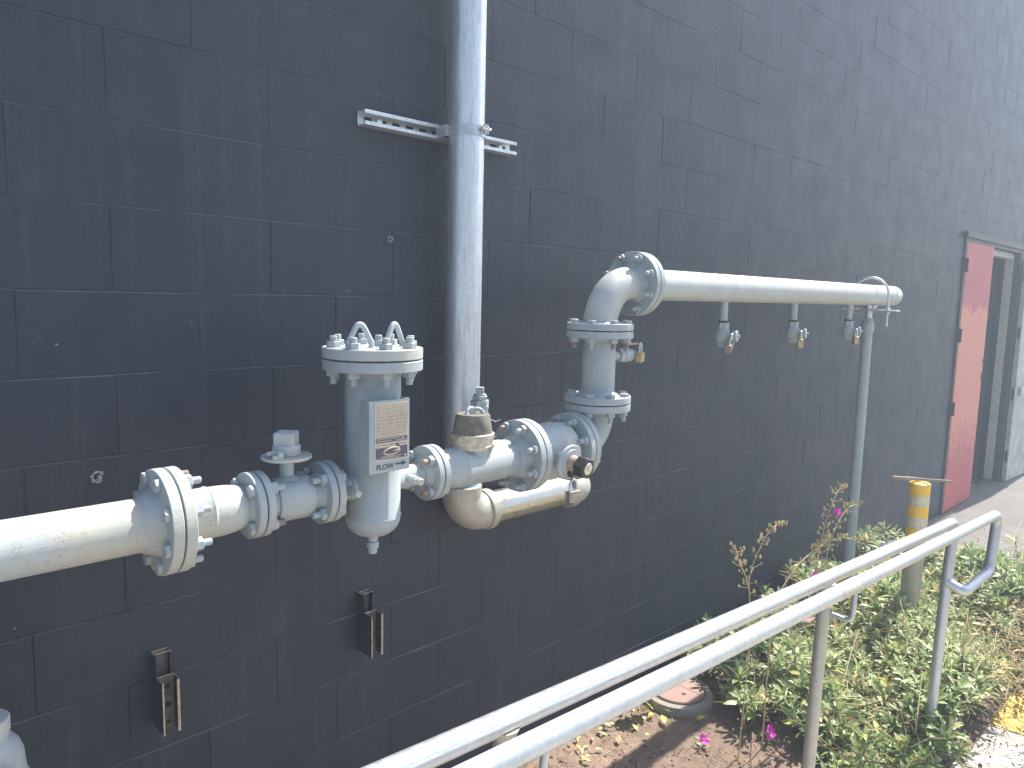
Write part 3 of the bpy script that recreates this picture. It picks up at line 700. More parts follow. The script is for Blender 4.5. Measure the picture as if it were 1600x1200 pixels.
fs += [(0, 1, 2, 3), (4 * n + 3, 4 * n + 2, 4 * n + 1, 4 * n)]; q.add(vs, fs)
q.box((GX - rc - .010, -.058, SZ), (.003, .05, .034)); q.box((GX + rc + .004, -.058, SZ), (.003, .05, .034)); q.box((GX - rc - .005, -.082, SZ), (.014, .003, .034), 0)
part('pipe_clamp', q, 'galv_rail', strut, (GX, GY, SZ), smooth=40)
q = MB(); cb = Vector((GX + .018, GY - rc - .004, SZ + .004)); q.box(cb + Vector((0, -.004, 0)), (.003, .014, .030)); q.box(cb + Vector((.009, -.004, 0)), (.003, .014, .030)); q.cyl(cb + Vector((-.014, -.006, .001)), cb + Vector((.024, -.006, .001)), .0038, n=12); q.hexp(cb + Vector((-.012, -.006, .001)), X_, .013, .008); q.hexp(cb + Vector((.011, -.006, .001)), X_, .014, .008)
part('clamp_bolt', q, 'steel', strut, cb)

# ------------------------------------------------------------------ two cut strut stubs standing on the wall
def stub(x, ztop, zbot, label):
    t_ = thing('strut_stub', label, 'bracket', (x, 0, zbot), 'rusty strut stubs on the wall')
    W = .041; th = .0028
    q = MB()
    h1 = ztop - zbot; z1 = (ztop + zbot) / 2
    q.box((x, -.0018, z1), (W, th, h1), 0); q.box((x - W / 2, -.021, z1), (th, .040, h1), 1); q.box((x + W / 2, -.011, z1 + .0), (th, .020, h1), 1)
    q.box((x, -.021, ztop - .001), (W + .003, .002, .0015), 2)
    q.tube([(x - W / 2, -.003, ztop), (x - W / 2, -.041, ztop - .002)], .0016, 5, 2); q.tube([(x + W / 2, -.003, ztop), (x + W / 2, -.021, ztop - .002)], .0016, 5, 2); q.tube([(x - W / 2, -.002, ztop), (x + W / 2, -.002, ztop)], .0016, 5, 2)
    part('rear_channel', q, ['oxide', 'black_rough', 'edge'], t_, (x, 0, z1), smooth=0)
    q = MB(); z2 = ztop - .057; h2 = z2 - zbot; zc_ = (z2 + zbot) / 2
    q.box((x, -.0425, zc_), (W, th, h2), 0); q.box((x - W / 2, -.061, zc_), (th, .038, h2 + .0), 1); q.box((x + W / 2, -.061, zc_), (th, .038, h2), 1)
    q.box((x - W / 2 + .0010, -.080, zc_ - .0), (.0038, th, h2), 2); q.box((x + W / 2 - .0022, -.080, zc_), (.0065, th, h2), 2)
    q.tube([(x - W / 2, -.041, z2), (x + W / 2, -.041, z2)], .0017, 5, 2); q.tube([(x + W / 2, -.041, z2), (x + W / 2, -.08, z2)], .0017, 5, 2); q.tube([(x - W / 2, -.041, z2), (x - W / 2, -.08, z2)], .0017, 5, 2)
    for i in range(3): q.lathe((x + .003, -.0438, z2 - .028 - i * .05), (0, -1, 0), [(0, .007), (.0006, .007)], 14, 3)
    part('front_channel', q, ['oxide', 'black_rough', 'edge', 'gasket'], t_, (x, -.06, zc_), smooth=0)
M['black_rough'] = simple('black_paint_on_steel', (.05, .05, .055), .55, .2, .9, 130, 1.0)
stub(.622, H - .951, H - 1.150, 'lower left rusty black strut stub standing upright on the wall')
stub(1.250, H - .957, H - 1.150, 'right-hand rusty strut stub on the wall below the strainer vessel')

# ------------------------------------------------------------------ regulator at the lower left corner
rgx, rgy = .190, PY
rg_ = thing('gas_regulator', 'grey flanged regulator dome at the lower left corner of the photo', 'regulator', (rgx, rgy, 0))
q = MB(); zt = H - .855
q.lathe((rgx, rgy, zt - .11), Z_, [(0, .070), (.002, .0735), (.02, .0735), (.022, .070), (.03, .069), (.07, .066), (.088, .060), (.100, .052), (.106, .044), (.118, .043), (.119, .036)], 56)
part('dome', q, 'grey_clean', rg_, (rgx, rgy, zt))
q = MB(); q.lathe((rgx, rgy, zt + .006), Z_, [(0, .038), (.002, .046), (.028, .0465), (.031, .044), (.031, .03), (.026, .028)], 40); part('top_cap', q, 'grey', rg_, (rgx, rgy, zt + .02))
q = MB(); q.lathe((rgx, rgy, zt - .148), Z_, [(0, .070), (.002, .0735), (.034, .0735), (.036, .087)], 56); q.lathe((rgx, rgy, 0), Z_, [(0, .045), (zt - .19, .045), (zt - .15, .070)], 40); part('lower_body', q, 'grey_clean', rg_, (rgx, rgy, zt - .2))
q = MB(); e_ = Vector((rgx + .02, rgy - .075, zt - .055)); dd = Vector((.25, -1, .3)).normalized(); q.lathe(e_, dd, [(0, .022), (.014, .022), (.016, .018), (.016, .011), (.012, .010)], 28); part('vent', q, 'grey_clean', rg_, e_)
q = MB(); q.box((rgx + .012, rgy - .092, zt - .100), (.055, .03, .030), 0, Matrix.Rotation(.35, 3, 'Z')); q.box((rgx + .03, rgy - .088, zt - .138), (.045, .03, .026), 0, Matrix.Rotation(.35, 3, 'Z')); part('lug', q, 'grey', rg_, (rgx, rgy - .09, zt - .12), bevel=.003)

# ------------------------------------------------------------------ handrail
hr = thing('handrail', 'double galvanised tubular handrail running along the bed in the foreground', 'handrail', (2.0, -1.12, 0))
rr_ = .0208; RY, RY2 = -1.12, -1.195
def zr(zrel): return H + zrel
def z1_(x): return H - .6704 - .0612 * x
def z2_(x): return H - .6775 - .0575 * x
q = MB(); bend = fillet([(-.75, RY, z1_(-.75)), (3.36, RY, z1_(3.36)), (3.325, RY, zr(-1.1))], .055, 12)
q.tube(bend + [Vector((3.27, RY, .0))], rr_, 28)
part('top_rail', q, 'galv_rail', hr, (1.5, RY, zr(-.74)))
q = MB(); loop = fillet([(-.75, RY2, z2_(-.75)), (3.70, RY2, z2_(3.70)), (3.645, RY2, zr(-1.135)), (3.33, RY2 + .01, zr(-1.15)), (3.315, RY, zr(-1.12))], .06, 10)
q.tube(loop, rr_, 28)
q.lathe((2.06, RY2, z2_(2.06)), (1, 0, -.0575), [(-.055, rr_), (-.054, rr_ + .0012), (.07, rr_ + .0008), (.072, rr_)], 28, 1, caps=False)
part('lower_rail', q, ['galv_rail', 'galv_old'], hr, (1.5, RY2, zr(-.72)))
for px_ in (.818, 2.115):
    zt_ = z1_(px_)
    q = MB(); q.tube([(px_ - .05, RY, -.05), (px_, RY, zt_ - .01)], .0185, 24); q.lathe((px_, RY, zt_ - .03), (.03, 0, 1), [(0, .0185), (.012, .024), (.02, .027)], 24); part('post', q, 'galv_old', hr, (px_, RY, .6))
    q = MB(); bd = [Vector((px_ + (rr_ + .0) * math.cos(a) * .95, RY + (rr_ + .0) * math.sin(a) * .95, zt_ - .012 - .012 * abs(math.sin(a)) ** 2 + .0015 * math.sin(9 * a))) for a in [2 * PI * i / 30 for i in range(30)]]
    q.tube(bd, [.0032 + .0007 * (i % 2) for i in range(30)], 7, closed=True); part('weld_bead', q, 'galv_old', hr, (px_, RY, zt_))
    q = MB(); xz = px_ + .02
    q.tube(fillet([(px_ + .01, RY - .012, zt_ - .105), (px_ + .015, RY2 + .0, zt_ - .112), (px_ + .028, RY2, zt_ - .0)], .02, 6), .0075, 14); part('rail_bracket', q, 'galv_rail', hr, (px_, RY2, zt_ - .08))

# ------------------------------------------------------------------ bollard
BXx, BYy = 4.30, -.70; bt = H - .952
bo = thing('bollard', 'galvanised steel bollard with yellow and white reflective bands in the planting bed', 'bollard', (BXx, BYy, 0))
q = MB(); q.lathe((BXx, BYy, -.05), Z_, [(0, .050), (bt + .05, .050)], 44); part('post', q, 'galv_old', bo, (BXx, BYy, .5))
q = MB(); q.lathe((BXx, BYy, bt - .002), Z_, [(0, .0512), (.004, .0512), (.010, .040), (.014, .02), (.0145, .001)], 44); part('cap', q, 'yellowtape', bo, (BXx, BYy, bt))
zz = bt
for i, hgt in enumerate((.062, .056, .060, .062, .06)):
    q = MB(); q.lathe((BXx, BYy, zz - hgt), Z_, [(0, .0504), (.0006, .0511), (hgt - .0006, .0511), (hgt, .0504)], 44, caps=False)
    part('reflective_band', q, 'yellowtape' if i % 2 == 0 else 'whitetape', bo, (BXx, BYy, zz - hgt / 2), label='yellow band' if i % 2 == 0 else 'white band'); zz -= hgt + .0008
q = MB(); tw = random.Random(4)
pts = [Vector((BXx - .06, BYy + .085, bt + .028)), Vector((BXx - .045, BYy + .05, bt + .026)), Vector((BXx - .01, BYy + .01, bt + .023)), Vector((BXx + .0, BYy - .04, bt + .027)), Vector((BXx + .02, BYy - .09, bt + .030)), Vector((BXx + .03, BYy - .15, bt + .034))]
pts = [Vector((BXx - .095, BYy + .11, bt + .027)), Vector((BXx - .07, BYy + .08, bt + .026))] + pts[2:]
q.tube(dense(pts, 4), [.011 - .0055 * i / 20 + tw.uniform(-.0012, .0012) for i in range(21)], 9)
q.tube([pts[0], pts[0] + Vector((.02, .012, -.006)), pts[0] + Vector((.035, .01, -.01))], [.012, .010, .006], 8)
o = part('stick', q, 'wood', None, (BXx, BYy, bt + .02)); tag(o, 'bleached driftwood stick lying across the bollard top', 'stick')

# ------------------------------------------------------------------ double door
dr = thing('double_door', 'weathered double door, red leaf shut and pale leaf folded open against the wall', 'door', ((DX0 + DX1) / 2, 0, 0))
M['frame'] = simple('dark_frame', (.045, .042, .045), .5, 0, .4)
M['pale_jamb'] = simple('pale_jamb', (.55, .49, .41), .6, 0, .2, 14)
q = MB(); ft = .05
q.box((DX0 + .022, .015, DZ / 2), (.045, .06, DZ)); q.box((DX1 - .022, .015, DZ / 2), (.045, .06, DZ)); q.box(((DX0 + DX1) / 2, .015, DZ - .022), (DX1 - DX0 - .09, .06, .045)); q.box(((DX0 + DX1) / 2 - .0, -.022, DZ + .012), (DX1 - DX0 + .10, .03, .05))
part('door_frame', q, 'frame', dr, ((DX0 + DX1) / 2, 0, 1), smooth=0, bevel=.002)
q = MB(); q.box((DX1 - .03, .084, DZ / 2 - .02), (.055, .076, DZ - .06)); q.box(((DX0 + DX1) / 2, .084, DZ - .075), (DX1 - DX0 - .12, .076, .055)); part('inner_jamb', q, 'pale_jamb', dr, (DX1, .14, 1), smooth=0, bevel=.002)
mt, t, b = NT('worn_red_paint'); co = coords(t)
c = ramp(t, noise(t, co, 3, 5, .6), [(.3, (.52, .085, .095)), (.7, (.60, .13, .125))])
sx_ = N(t, 'ShaderNodeSeparateXYZ'); t.links.new(co, sx_.inputs[0])
mr = N(t, 'ShaderNodeMapRange'); mr.inputs['From Min'].default_value = -1.0; mr.inputs['From Max'].default_value = 1.1; t.links.new(sx_.outputs[2], mr.inputs[0])
ad = N(t, 'ShaderNodeMath', operation='MULTIPLY_ADD'); ad.inputs[1].default_value = .30; t.links.new(noise(t, coords(t, (3, 3, 1)), 5, 7, .7), ad.inputs[0]); t.links.new(mr.outputs[0], ad.inputs[2])
pz = ramp(t, ad.outputs[0], [(.30, g(0)), (.46, g(1)), (.92, g(1)), (.945, g(0))])
c = mix(t, pz, c, (.76, .26, .17))
wear = ramp(t, noise(t, coords(t, (9, 9, 2.2)), 4, 8, .75), [(.56, g(0)), (.64, g(1))])
wz = ramp(t, ad.outputs[0], [(.22, g(0)), (.32, g(1)), (.46, g(.9)), (.55, g(0))])
m9 = N(t, 'ShaderNodeMath', operation='MULTIPLY'); t.links.new(wear, m9.inputs[0]); t.links.new(wz, m9.inputs[1])
c = mix(t, m9.outputs[0], c, (.78, .62, .46))
t.links.new(c, b.inputs['Base Color']); b.inputs['Roughness'].default_value = .55; bump(t, b, noise(t, co, 30, 6), .2, .002); M['red'] = mt
RX0, RX1 = DX0 + .045, 8.13
q = MB(); q.box(((RX0 + RX1) / 2, .005, DZ / 2 - .018), (RX1 - RX0, .045, DZ - .055)); lf = part('door_leaf', q, 'red', dr, ((RX0 + RX1) / 2, 0, 1.2), smooth=0, bevel=.002, label='faded red and orange door leaf, shut')
for hz in (2.22, 1.61, .96):
    q = MB(); q.cyl((DX0 + .03, -.028, hz - .06), (DX0 + .03, -.028, hz + .06), .011, n=12); q.box((DX0 + .045, -.0195, hz), (.05, .004, .11)); part('hinge', q, 'frame', lf, (DX0 + .03, -.03, hz))
q = MB(); q.box((8.105, -.0195, 1.2), (.03, .003, .07)); q.lathe((8.105, -.02, 1.36), (0, -1, 0), [(0, .012), (.01, .012)], 14); part('latch', q, 'frame', lf, (8.1, -.02, 1.25))
q = MB(); an = R(-3.5); Rz = Matrix.Rotation(an, 3, 'Z'); hp = Vector((DX1 + .02, -.05, 0)); LW = .9
q.box(hp + Rz @ Vector((LW / 2, 0, 1.19)), (LW, .045, 2.36), 0, Rz)
M['pale_door'] = simple('pale_door', (.50, .48, .44), .55, 0, .3, 7, .2)
lf2 = part('door_leaf', q, 'pale_door', dr, hp + Vector((0, 0, 1.2)), smooth=0, bevel=.002, label='pale weathered door leaf folded open')
q = MB(); q.box(hp + Rz @ Vector((.33, -.045, .98)), (.36, .03, .035), 0, Rz); q.box(hp + Rz @ Vector((.12, -.04, .98)), (.07, .035, .09), 0, Rz); part('panic_bar', q, 'steel', lf2, hp + Vector((.2, -.05, .98)), bevel=.003)
for hz in (2.2, 1.6, .95, .28):
    q = MB(); q.cyl((DX1 + .008, -.055, hz - .06), (DX1 + .008, -.055, hz + .06), .012, n=12); part('hinge', q, 'frame', lf2, (DX1, -.055, hz))

# ------------------------------------------------------------------ manhole covers
M['ring_concrete'] = ground_mat('dirty_ring', (.38, .34, .28), (.26, .23, .18), 18, .6)
M['lid_red'] = ground_mat('red_dusty_lid', (.40, .26, .215), (.32, .20, .165), 9, .3)
def cover(x, y, R_, label):
    t_ = thing('utility_cover', label, 'utility cover', (x, y, 0), 'round utility covers in the bed')
    q = MB(); q.lathe((x, y, -.02), Z_, [(0, R_), (.085, R_), (.092, R_ - .004), (.094, R_ * .80), (.082, R_ * .77), (.080, .01)], 44); part('concrete_ring', q, 'ring_concrete', t_, (x, y, 0))
    q = MB(); q.lathe((x, y, .0605), Z_, [(0, R_ * .74), (.018, R_ * .74), (.021, R_ * .72), (.0215, .001)], 44, 0); q.lathe((x - .02, y - .045, .0815), Z_, [(0, .010), (.0012, .010)], 16, 1); part('cover_lid', q, ['lid_red', 'gasket'], t_, (x, y, .07), label='dusty red lid with a small finger hole')
cover(2.80, -.21, .160, 'round dusty red utility cover in a concrete ring, on bare soil just past the rails')
cover(4.02, -.20, .150, 'far round utility cover half hidden by leaves behind the handrail post')

# ------------------------------------------------------------------ planting
def leaf_mat(name, c1, c2, rough=.45):
    mt, t, b = NT(name)
    oi = t.nodes.new('ShaderNodeAttribute'); oi.attribute_name = 'tint'
    c = ramp(t, oi.outputs['Fac'], [(0, c1), (1, c2)])
    t.links.new(c, b.inputs['Base Color']); b.inputs['Roughness'].default_value = rough
    tr = t.nodes.new('ShaderNodeBsdfTranslucent'); t.links.new(c, tr.inputs[0]); mx = t.nodes.new('ShaderNodeMixShader'); mx.inputs[0].default_value = .35
    out = t.nodes['Material Output']; t.links.new(b.outputs[0], mx.inputs[1]); t.links.new(tr.outputs[0], mx.inputs[2]); t.links.new(mx.outputs[0], out.inputs[0])
    return mt
M['leafy'] = leaf_mat('purslane_leaf', (.22, .30, .10), (.50, .56, .29))
M['leaf_y'] = leaf_mat('yellow_leaf', (.52, .52, .10), (.60, .58, .22))
M['dry'] = leaf_mat('dry_stalk', (.50, .39, .20), (.74, .62, .40), .8)
M['twig'] = leaf_mat('brown_twig', (.20, .13, .08), (.33, .24, .15), .8)
M['magenta'] = leaf_mat('magenta_petal', (.72, .03, .50), (.78, .06, .60), .5)
M['yellow_core'] = simple('flower_core', (.8, .7, .15), .6)
class PB(MB):
    def __init__(s): super().__init__(); s.t = []
    def leaf(s, p, d, upv, L, W, tint, mi=0, bendk=.35, fold=.18):
        d = Vector(d).normalized(); side = d.cross(upv)
        if side.length < 1e-3: side = Vector((1, 0, 0))
        side.normalize(); nrm = side.cross(d)
        prof = ((0, .12), (.25, .42), (.55, .95), (.78, .92), (1, .0)); vs = []
        for (t, w_) in prof:
            c = p + d * (L * t) - nrm * (bendk * L * t * t)
            vs += [c - side * (W * w_ / 2) + nrm * (W * w_ * fold), c, c + side * (W * w_ / 2) + nrm * (W * w_ * fold)]
        fs = []
        for i in range(4):
            a = i * 3; fs += [(a, a + 3, a + 4, a + 1), (a + 1, a + 4, a + 5, a + 2)]
        s.add(vs, fs, mi); s.t += [tint] * len(fs)
    def stem(s, pts, r, n=5, mi=0, tint=.5):
        k = len(s.f); s.tube(pts, r, n, mi, caps=False); s.t += [tint] * (len(s.f) - k)
    def ball(s, c, r, mi=0, tint=.5, n=6, el=1.3):
        k = len(s.f); s.lathe(Vector(c) - Z_ * r * el, Z_, [(0, r * .2), (r * .5 * el, r * .85), (r * 1.1 * el, r), (r * 2 * el, r * .25)], n, mi); s.t += [tint] * (len(s.f) - k)
def ppart(name, pb, mats, parent=None, org=(0, 0, 0), smooth=60):
    o = part(name, pb, mats, parent, org, smooth)
    at = o.data.attributes.new('tint', 'FLOAT', 'FACE'); at.data.foreach_set('value', pb.t); return o
rp = random.Random(21)
def rosette(pb, base, tip, n, L, tintc):
    ax = (tip - base).normalized()
    pb.stem([base, (base + tip) / 2 + Vector((rp.uniform(-.01, .01), rp.uniform(-.01, .01), 0)), tip], .0028, 4, 0, .1)
    a0 = rp.uniform(0, 6); dead = rp.random() < .035
    for i in range(n):
        f = i / n; a = a0 + i * 2.4; el = R(8 + 72 * f ** 1.4) + rp.gauss(0, .15)
        h = Vector((math.cos(a), math.sin(a), 0)); d = h * math.cos(el) + ax * math.sin(el)
        pos = base.lerp(tip, .45 + .55 * f)
        pb.leaf(pos, d, ax + h * .01, L * (1.05 - .45 * f) * rp.uniform(.7, 1.2), L * rp.uniform(.17, .27), min(1, max(0, tintc + rp.gauss(0, .26))), (2 if (rp.random() < .05 or (dead and rp.random() < .6)) else 3 if rp.random() < .03 or dead else 0), rp.uniform(.05, .5), rp.uniform(.05, .25))
def cover_density(x, y):
    # bed outline of the leafy mat (world plan)
    if not (2.30 < x < 5.98): return 0
    if y > -.06 or y < -1.72: return 0
    if y < -1.22 and x < 4.05 + (-1.22 - y) * .8: return 0
    if x > 5.5 and y > -.80: return 0
    if (x - 2.70) ** 2 + (y + .74) ** 2 < .19 ** 2: return 0
    if (x - 2.80) ** 2 + (y + .21) ** 2 < .215 ** 2: return 0
    if (x - 4.0) ** 2 + (y + .22) ** 2 < .16 ** 2: return 0
    lo_shift = .12
    edge = 2.62 + .25 * max(0, (y + .75)) * -1.0 + .05 * math.sin(9 * y)
    lo = 3.02 - .42 * math.exp(-((y + .95) / .28) ** 2) if y > -1.1 else 2.66 + (-1.1 - y) * 2.2
    if y > -.42: lo = 3.0
    if x < lo - (.16 if y > -.95 else .0): return 0
    if x > 4.9 and y > -.35: return .3
    return 1
pb = PB(); cnt = 0; tries = 0
while cnt < 2000 and tries < 20000:
    tries += 1
    x = rp.uniform(2.5, 5.98); y = rp.uniform(-1.75, -.06)
    dn_ = cover_density(x, y)
    if rp.random() > dn_: continue
    hgt = .12 + .13 * (.5 + .5 * math.sin(5.1 * x + 2 * math.sin(4 * y))) * min(1, (x - 2.5) / .6) + rp.uniform(-.02, .06)
    if y < -1.2 and x < 4.3: hgt *= .75
    if x > 4.3 and y < -.8: hgt *= 1.25
    if x < 3.1: hgt *= .8
    base = Vector((x, y, max(.02, hgt - .10))); tip = base + Vector((rp.gauss(0, .03), rp.gauss(0, .03), .07 + rp.uniform(0, .03)))
    rosette(pb, base, tip, rp.randint(9, 18), rp.choice((rp.uniform(.040, .062), rp.uniform(.055, .085), rp.uniform(.075, .105))), .45 + .25 * math.sin(3 * x + y * 4)); cnt += 1
    if rp.random() < .5: pb.stem([Vector((x + rp.gauss(0, .04), y + rp.gauss(0, .04), 0)), base], .004, 4, 1, rp.random())
o = ppart('ground_cover', pb, ['leafy', 'twig', 'leaf_y', 'dry']); tag(o, 'mat of grey-green fleshy leaved ground cover filling the bed beyond the rails', 'ground cover', kind='stuff')
# dry straw and fallen stalks through the mat and over the painted band
pb = PB()
for i in range(950):
    x = rp.uniform(3.5, 5.9); y = rp.uniform(-1.75, -.9) + (x - 3.3) * .05
    if rp.random() > .35 + .65 * (y < -1.15): continue
    z = .06 + rp.uniform(0, .24) * (1 if y > -1.5 else .5)
    a = rp.gauss(.35, .6) if rp.random() < .7 else rp.uniform(0, 6.3); L = rp.uniform(.08, .38); d = Vector((math.cos(a), math.sin(a), rp.uniform(-.1, .45)))
    p0 = Vector((x, y, z)); m_ = p0 + d * L * .5 + Vector((rp.gauss(0, .01), rp.gauss(0, .01), .02)); p1 = p0 + d * L
    pb.stem([p0, m_, p1], [.0022, .0017, .001], 4, 0, rp.random())
    for k in range(rp.randint(1, 5)):
        c = p0.lerp(p1, rp.uniform(.4, 1)) + Vector((rp.gauss(0, .015), rp.gauss(0, .015), rp.gauss(0, .015)))
        if rp.random() < .5: pb.ball(c, rp.uniform(.003, .0065), 0, rp.random(), 5)
        else: pb.leaf(c, (rp.uniform(-1, 1), rp.uniform(-1, 1), rp.uniform(-.5, .5)), Z_, rp.uniform(.015, .04), rp.uniform(.005, .01), rp.random(), 0)
for i in range(330):   # a few through the green
    x = rp.uniform(2.7, 4.9); y = rp.uniform(-1.2, -.3)
    if cover_density(x, y) < 1: continue
    a = rp.uniform(0, 6.3); L = rp.uniform(.1, .35); d = Vector((math.cos(a), math.sin(a), rp.uniform(0, .6))); p0 = Vector((x, y, rp.uniform(.08, .2)))
    pb.stem([p0, p0 + d * L * .5 + Vector((0, 0, .02)), p0 + d * L], [.0026, .002, .0012], 4, rp.choice((0, 1)), rp.random())
    if rp.random() < .3: pb.leaf(p0 + d * L * .5, (rp.uniform(-1, 1), rp.uniform(-1, 1), .5), Z_, .05, .016, rp.random(), 2)
o = ppart('dry_stalks', pb, ['dry', 'twig', 'leaf_y']); tag(o, 'tangle of dry straw stalks and seed heads over the mat near the yellow band', 'dry grass', kind='stuff')

# litter and clods on the soil
pb = PB()
for i in range(6500):
    x = rp.uniform(1.2, 4.2); y = rp.uniform(-1.33, -.03); z = .03 + hsoil(x, y)
    s_ = rp.choice((.002, .0025, .003, .003, .004, .005, .008)) * rp.uniform(.7, 1.3)
    if rp.random() < .62: k = len(pb.f); pb.lathe(Vector((x, y, z - s_ * .5)), (rp.gauss(0, .5), rp.gauss(0, .5), 1), [(0, s_ * .6), (s_ * .6, s_), (s_ * 1.3, s_ * .5)], 5, 0); pb.t += [rp.random()] * (len(pb.f) - k)
    else:
        a = rp.uniform(0, 6.3); L = rp.uniform(.01, .05); pb.stem([Vector((x, y, z + .004)), Vector((x + L * math.cos(a), y + L * math.sin(a), z + .004 + rp.uniform(0, .008)))], .0011, 4, rp.choice((1, 2, 2)), rp.random())
M['clod'] = leaf_mat('soil_clod', (.14, .09, .06), (.42, .31, .22), .95)
o = ppart('soil_litter', pb, ['clod', 'dry', 'twig']); tag(o, 'crumbs of soil, straw and bark scattered over the bare bed', 'litter', kind='stuff')

# flowers
def flower(pb, c, nrm, r, mi=0, core=1):
    nrm = Vector(nrm).normalized(); h = nrm.orthogonal().normalized(); b = nrm.cross(h)
    for i in range(6):
        a = 2 * PI * i / 6 + .2; d = h * math.cos(a) + b * math.sin(a) + nrm * .25
        pb.leaf(Vector(c), d + Vector((rp.gauss(0, .12), rp.gauss(0, .12), rp.gauss(0, .15))), nrm, r * rp.uniform(.8, 1.3), r * rp.uniform(.6, 1.15), rp.random(), mi, rp.uniform(-.1, .35), rp.uniform(.0, .3))
    pb.ball(Vector(c) + nrm * .003, r * .16, core, .5, 8, 1)
def small_flower(name, c, label, stemto=None, r=.022):
    pb_ = PB(); c = Vector(c)
    t_ = thing(name, label, 'flower', (c.x, c.y, 0), 'magenta flowers')
    flower(pb_, c, (-.45, -.6, .8), r); ppart('blossom', pb_, ['magenta', 'yellow_core'], t_, c)
    pb_ = PB(); pb_.stem([Vector((c.x + .02, c.y + .015, 0)), Vector((c.x + .012, c.y + .006, c.z * .5)), c], .0016, 5, 0, .3)
    for k in range(7): a = k * 2.4; pb_.leaf(Vector((c.x + .02, c.y + .015, .03 + .004 * k)), (math.cos(a), math.sin(a), .5), Z_, .035, .012, rp.random(), 0)
    ppart('flower_stem', pb_, ['leafy'], t_, (c.x, c.y, .02))
small_flower('flower', (2.55, -.50, .075), 'ragged magenta flower on bare soil below the rails, left of two')
small_flower('flower', (2.79, -.67, .085), 'magenta flower on soil just left of the handrail post, right of two', r=.026)
# tall seeding stalks in front of the wall
def stalk(label, stems, flowers=()):
    b0 = Vector(stems[0][0]); t_ = thing('flower_stalk', label, 'flower stalk', (b0.x, b0.y, 0), 'tall seeding flower stalks')
    pb_ = PB(); pbb = PB(); rs = random.Random(len(label))
    for pts in stems:
        P_ = dense(pts, 6); n_ = len(P_); pb_.stem(P_, [.0026 * (1 - .55 * i / n_) for i in range(n_)], 6, 0, .6)
        for i in range(int(n_ * .33), n_):
            if rs.random() < .92:
                for s2 in range(rs.randint(1, 3)):
                    a = rs.uniform(0, 6.3); L = rs.uniform(.015, .05) * (1.1 - .6 * i / n_); e_ = P_[i] + Vector((math.cos(a) * L, math.sin(a) * L, rs.uniform(-.2, .8) * L))
                    pb_.stem([P_[i], (P_[i] + e_) / 2 + Vector((0, 0, -.004)), e_], .0011, 4, 0, rs.random())
                    pb_.ball(e_, rs.uniform(.0035, .0075), rs.choice((0, 0, 1)), rs.random(), 6)
    ppart('seeding_stem', pb_, ['dry', 'bud'], t_, b0)
    for f in flowers:
        p3 = PB(); flower(p3, f, (-.5, -.7, .3), .017); ppart('blossom', p3, ['magenta', 'yellow_core'], t_, f)
    return t_
M['bud'] = leaf_mat('green_bud', (.40, .42, .18), (.66, .62, .40), .6)
A = lambda x, y, z: (x, y, H + z - .06)
STALKS = [
 ('short dry seeding stalk pair, leftmost, rising before the wall behind the rails',
  [[A(2.62, -.62, -1.80), A(2.635, -.63, -1.25), A(2.60, -.63, -1.02), A(2.65, -.64, -.90), A(2.72, -.65, -.83), A(2.80, -.66, -.82)],
   [A(2.635, -.63, -1.2), A(2.59, -.63, -1.03), A(2.52, -.62, -.92), A(2.50, -.62, -.87)]], ()),
 ('tallest dry seeding stalk with a magenta bloom, in front of the grey support post',
  [[A(3.10, -.70, -1.80), A(3.11, -.70, -1.25), A(3.05, -.70, -1.04), A(3.11, -.70, -.87), A(3.20, -.70, -.76), A(3.26, -.70, -.735)],
   [A(3.12, -.70, -1.3), A(3.14, -.70, -1.05), A(3.18, -.71, -.92), A(3.27, -.72, -.84), A(3.36, -.73, -.83)],
   [A(3.11, -.70, -1.3), A(3.08, -.69, -1.1), A(3.10, -.69, -.98), A(3.16, -.69, -.93)]], (A(3.205, -.71, -.845), )),
 ('long arching dry stalk bending to the right in front of the support post',
  [[A(2.74, -.66, -1.80), A(2.76, -.66, -1.22), A(2.86, -.67, -1.06), A(3.04, -.69, -.98), A(3.26, -.71, -.97), A(3.42, -.73, -1.01), A(3.56, -.74, -1.02)]], (A(2.99, -.72, -1.075), )),
]
for s_ in STALKS: stalk(*s_)
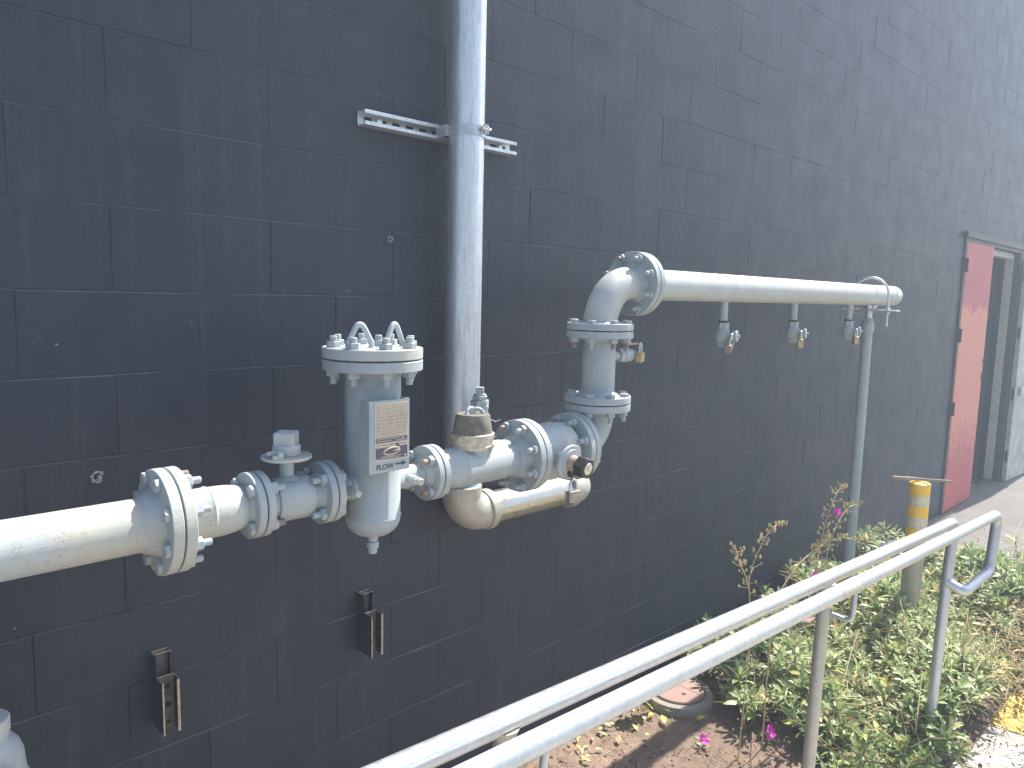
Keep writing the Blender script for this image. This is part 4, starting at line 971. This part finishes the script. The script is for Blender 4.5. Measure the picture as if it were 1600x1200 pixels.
# pale weed with a long toothed leaf by the cover
wd = thing('weed', 'yellow-green weed with one long toothed leaf beside the near utility cover', 'weed', (2.50, -.16, 0))
pb = PB(); b_ = Vector((2.62, -.20, .05)); d_ = Vector((-.9, .25, .05)).normalized(); s_ = d_.cross(Z_).normalized()
vs = []; nL = 14
for i in range(nL + 1):
    t = i / nL; wdt = .034 * math.sin(PI * min(1, t * .9 + .08)) * (1.25 if i % 2 else .8); c = b_ + d_ * .20 * t + Z_ * (.07 * math.sin(PI * t))
    vs += [c - s_ * wdt, c + Z_ * -.004, c + s_ * wdt]
fs = []
for i in range(nL): a = i * 3; fs += [(a, a + 3, a + 4, a + 1), (a + 1, a + 4, a + 5, a + 2)]
pb.add(vs, fs, 0); pb.t += [.3] * len(fs); ppart('long_leaf', pb, ['leaf_y'], wd, b_)
for (lx, ly, la, ll) in ((2.64, -.22, -1.2, .07), (2.66, -.24, .3, .06), (2.60, -.26, -2.2, .06), (2.70, -.33, -.4, .06), (2.74, -.40, 2.8, .05)):
    pb = PB(); pb.leaf(Vector((lx, ly, .055)), (math.cos(la), math.sin(la), .25), Z_, ll, ll * .5, .4, 0); ppart('leaf', pb, ['leaf_y'], wd, (lx, ly, .05))
pb = PB()
for i in range(34):
    x = rp.uniform(2.1, 2.6); y = rp.uniform(-.25, -.06) if rp.random() < .8 else rp.uniform(-.9, -.1); pb.leaf(Vector((x, y, .045 + hsoil(x, y))), (rp.uniform(-1, 1), rp.uniform(-1, 1), rp.uniform(0, .4)), Z_, rp.uniform(.02, .045), rp.uniform(.01, .022), rp.random(), rp.choice((0, 1, 2)))
o = ppart('fallen_leaves', pb, ['leaf_y', 'dry', 'leafy']); tag(o, 'scatter of small yellow and green fallen leaves on the soil', 'fallen leaves', kind='stuff')
# pale concrete block corner among the leaves near the camera
q = MB(); q.box((2.99, -.95, .05), (.16, .12, .10), 0, Matrix.Rotation(.5, 3, 'Z')); o = part('paving_block', q, 'concrete_light', None, (2.99, -.95, 0), 0, .004); tag(o, 'pale concrete paving block half buried in leaves at the bottom edge', 'paving block')

# ------------------------------------------------------------------ added veil of glare
mt = bpy.data.materials.new('glare_veil_air'); mt.use_nodes = True; t = mt.node_tree; t.nodes.clear()
vp = N(t, 'ShaderNodeVolumePrincipled'); vp.inputs['Color'].default_value = (.70, .84, 1, 1); vp.inputs['Density'].default_value = .015; vp.inputs['Anisotropy'].default_value = .3  # thin volume added to imitate veiling lens glare, with a mild fade
mo = t.nodes.new('ShaderNodeOutputMaterial'); t.links.new(vp.outputs[0], mo.inputs['Volume']); M['glare_veil'] = mt
q = MB(); q.box((4, -8.5, 2.9), (46, 29, 7.8)); o = part('glare_veil', q, 'glare_veil', None, (4, -8, 3), 0); tag(o, 'thin bluish volume added for the veil of lens glare', 'glare_veil', kind='stuff')
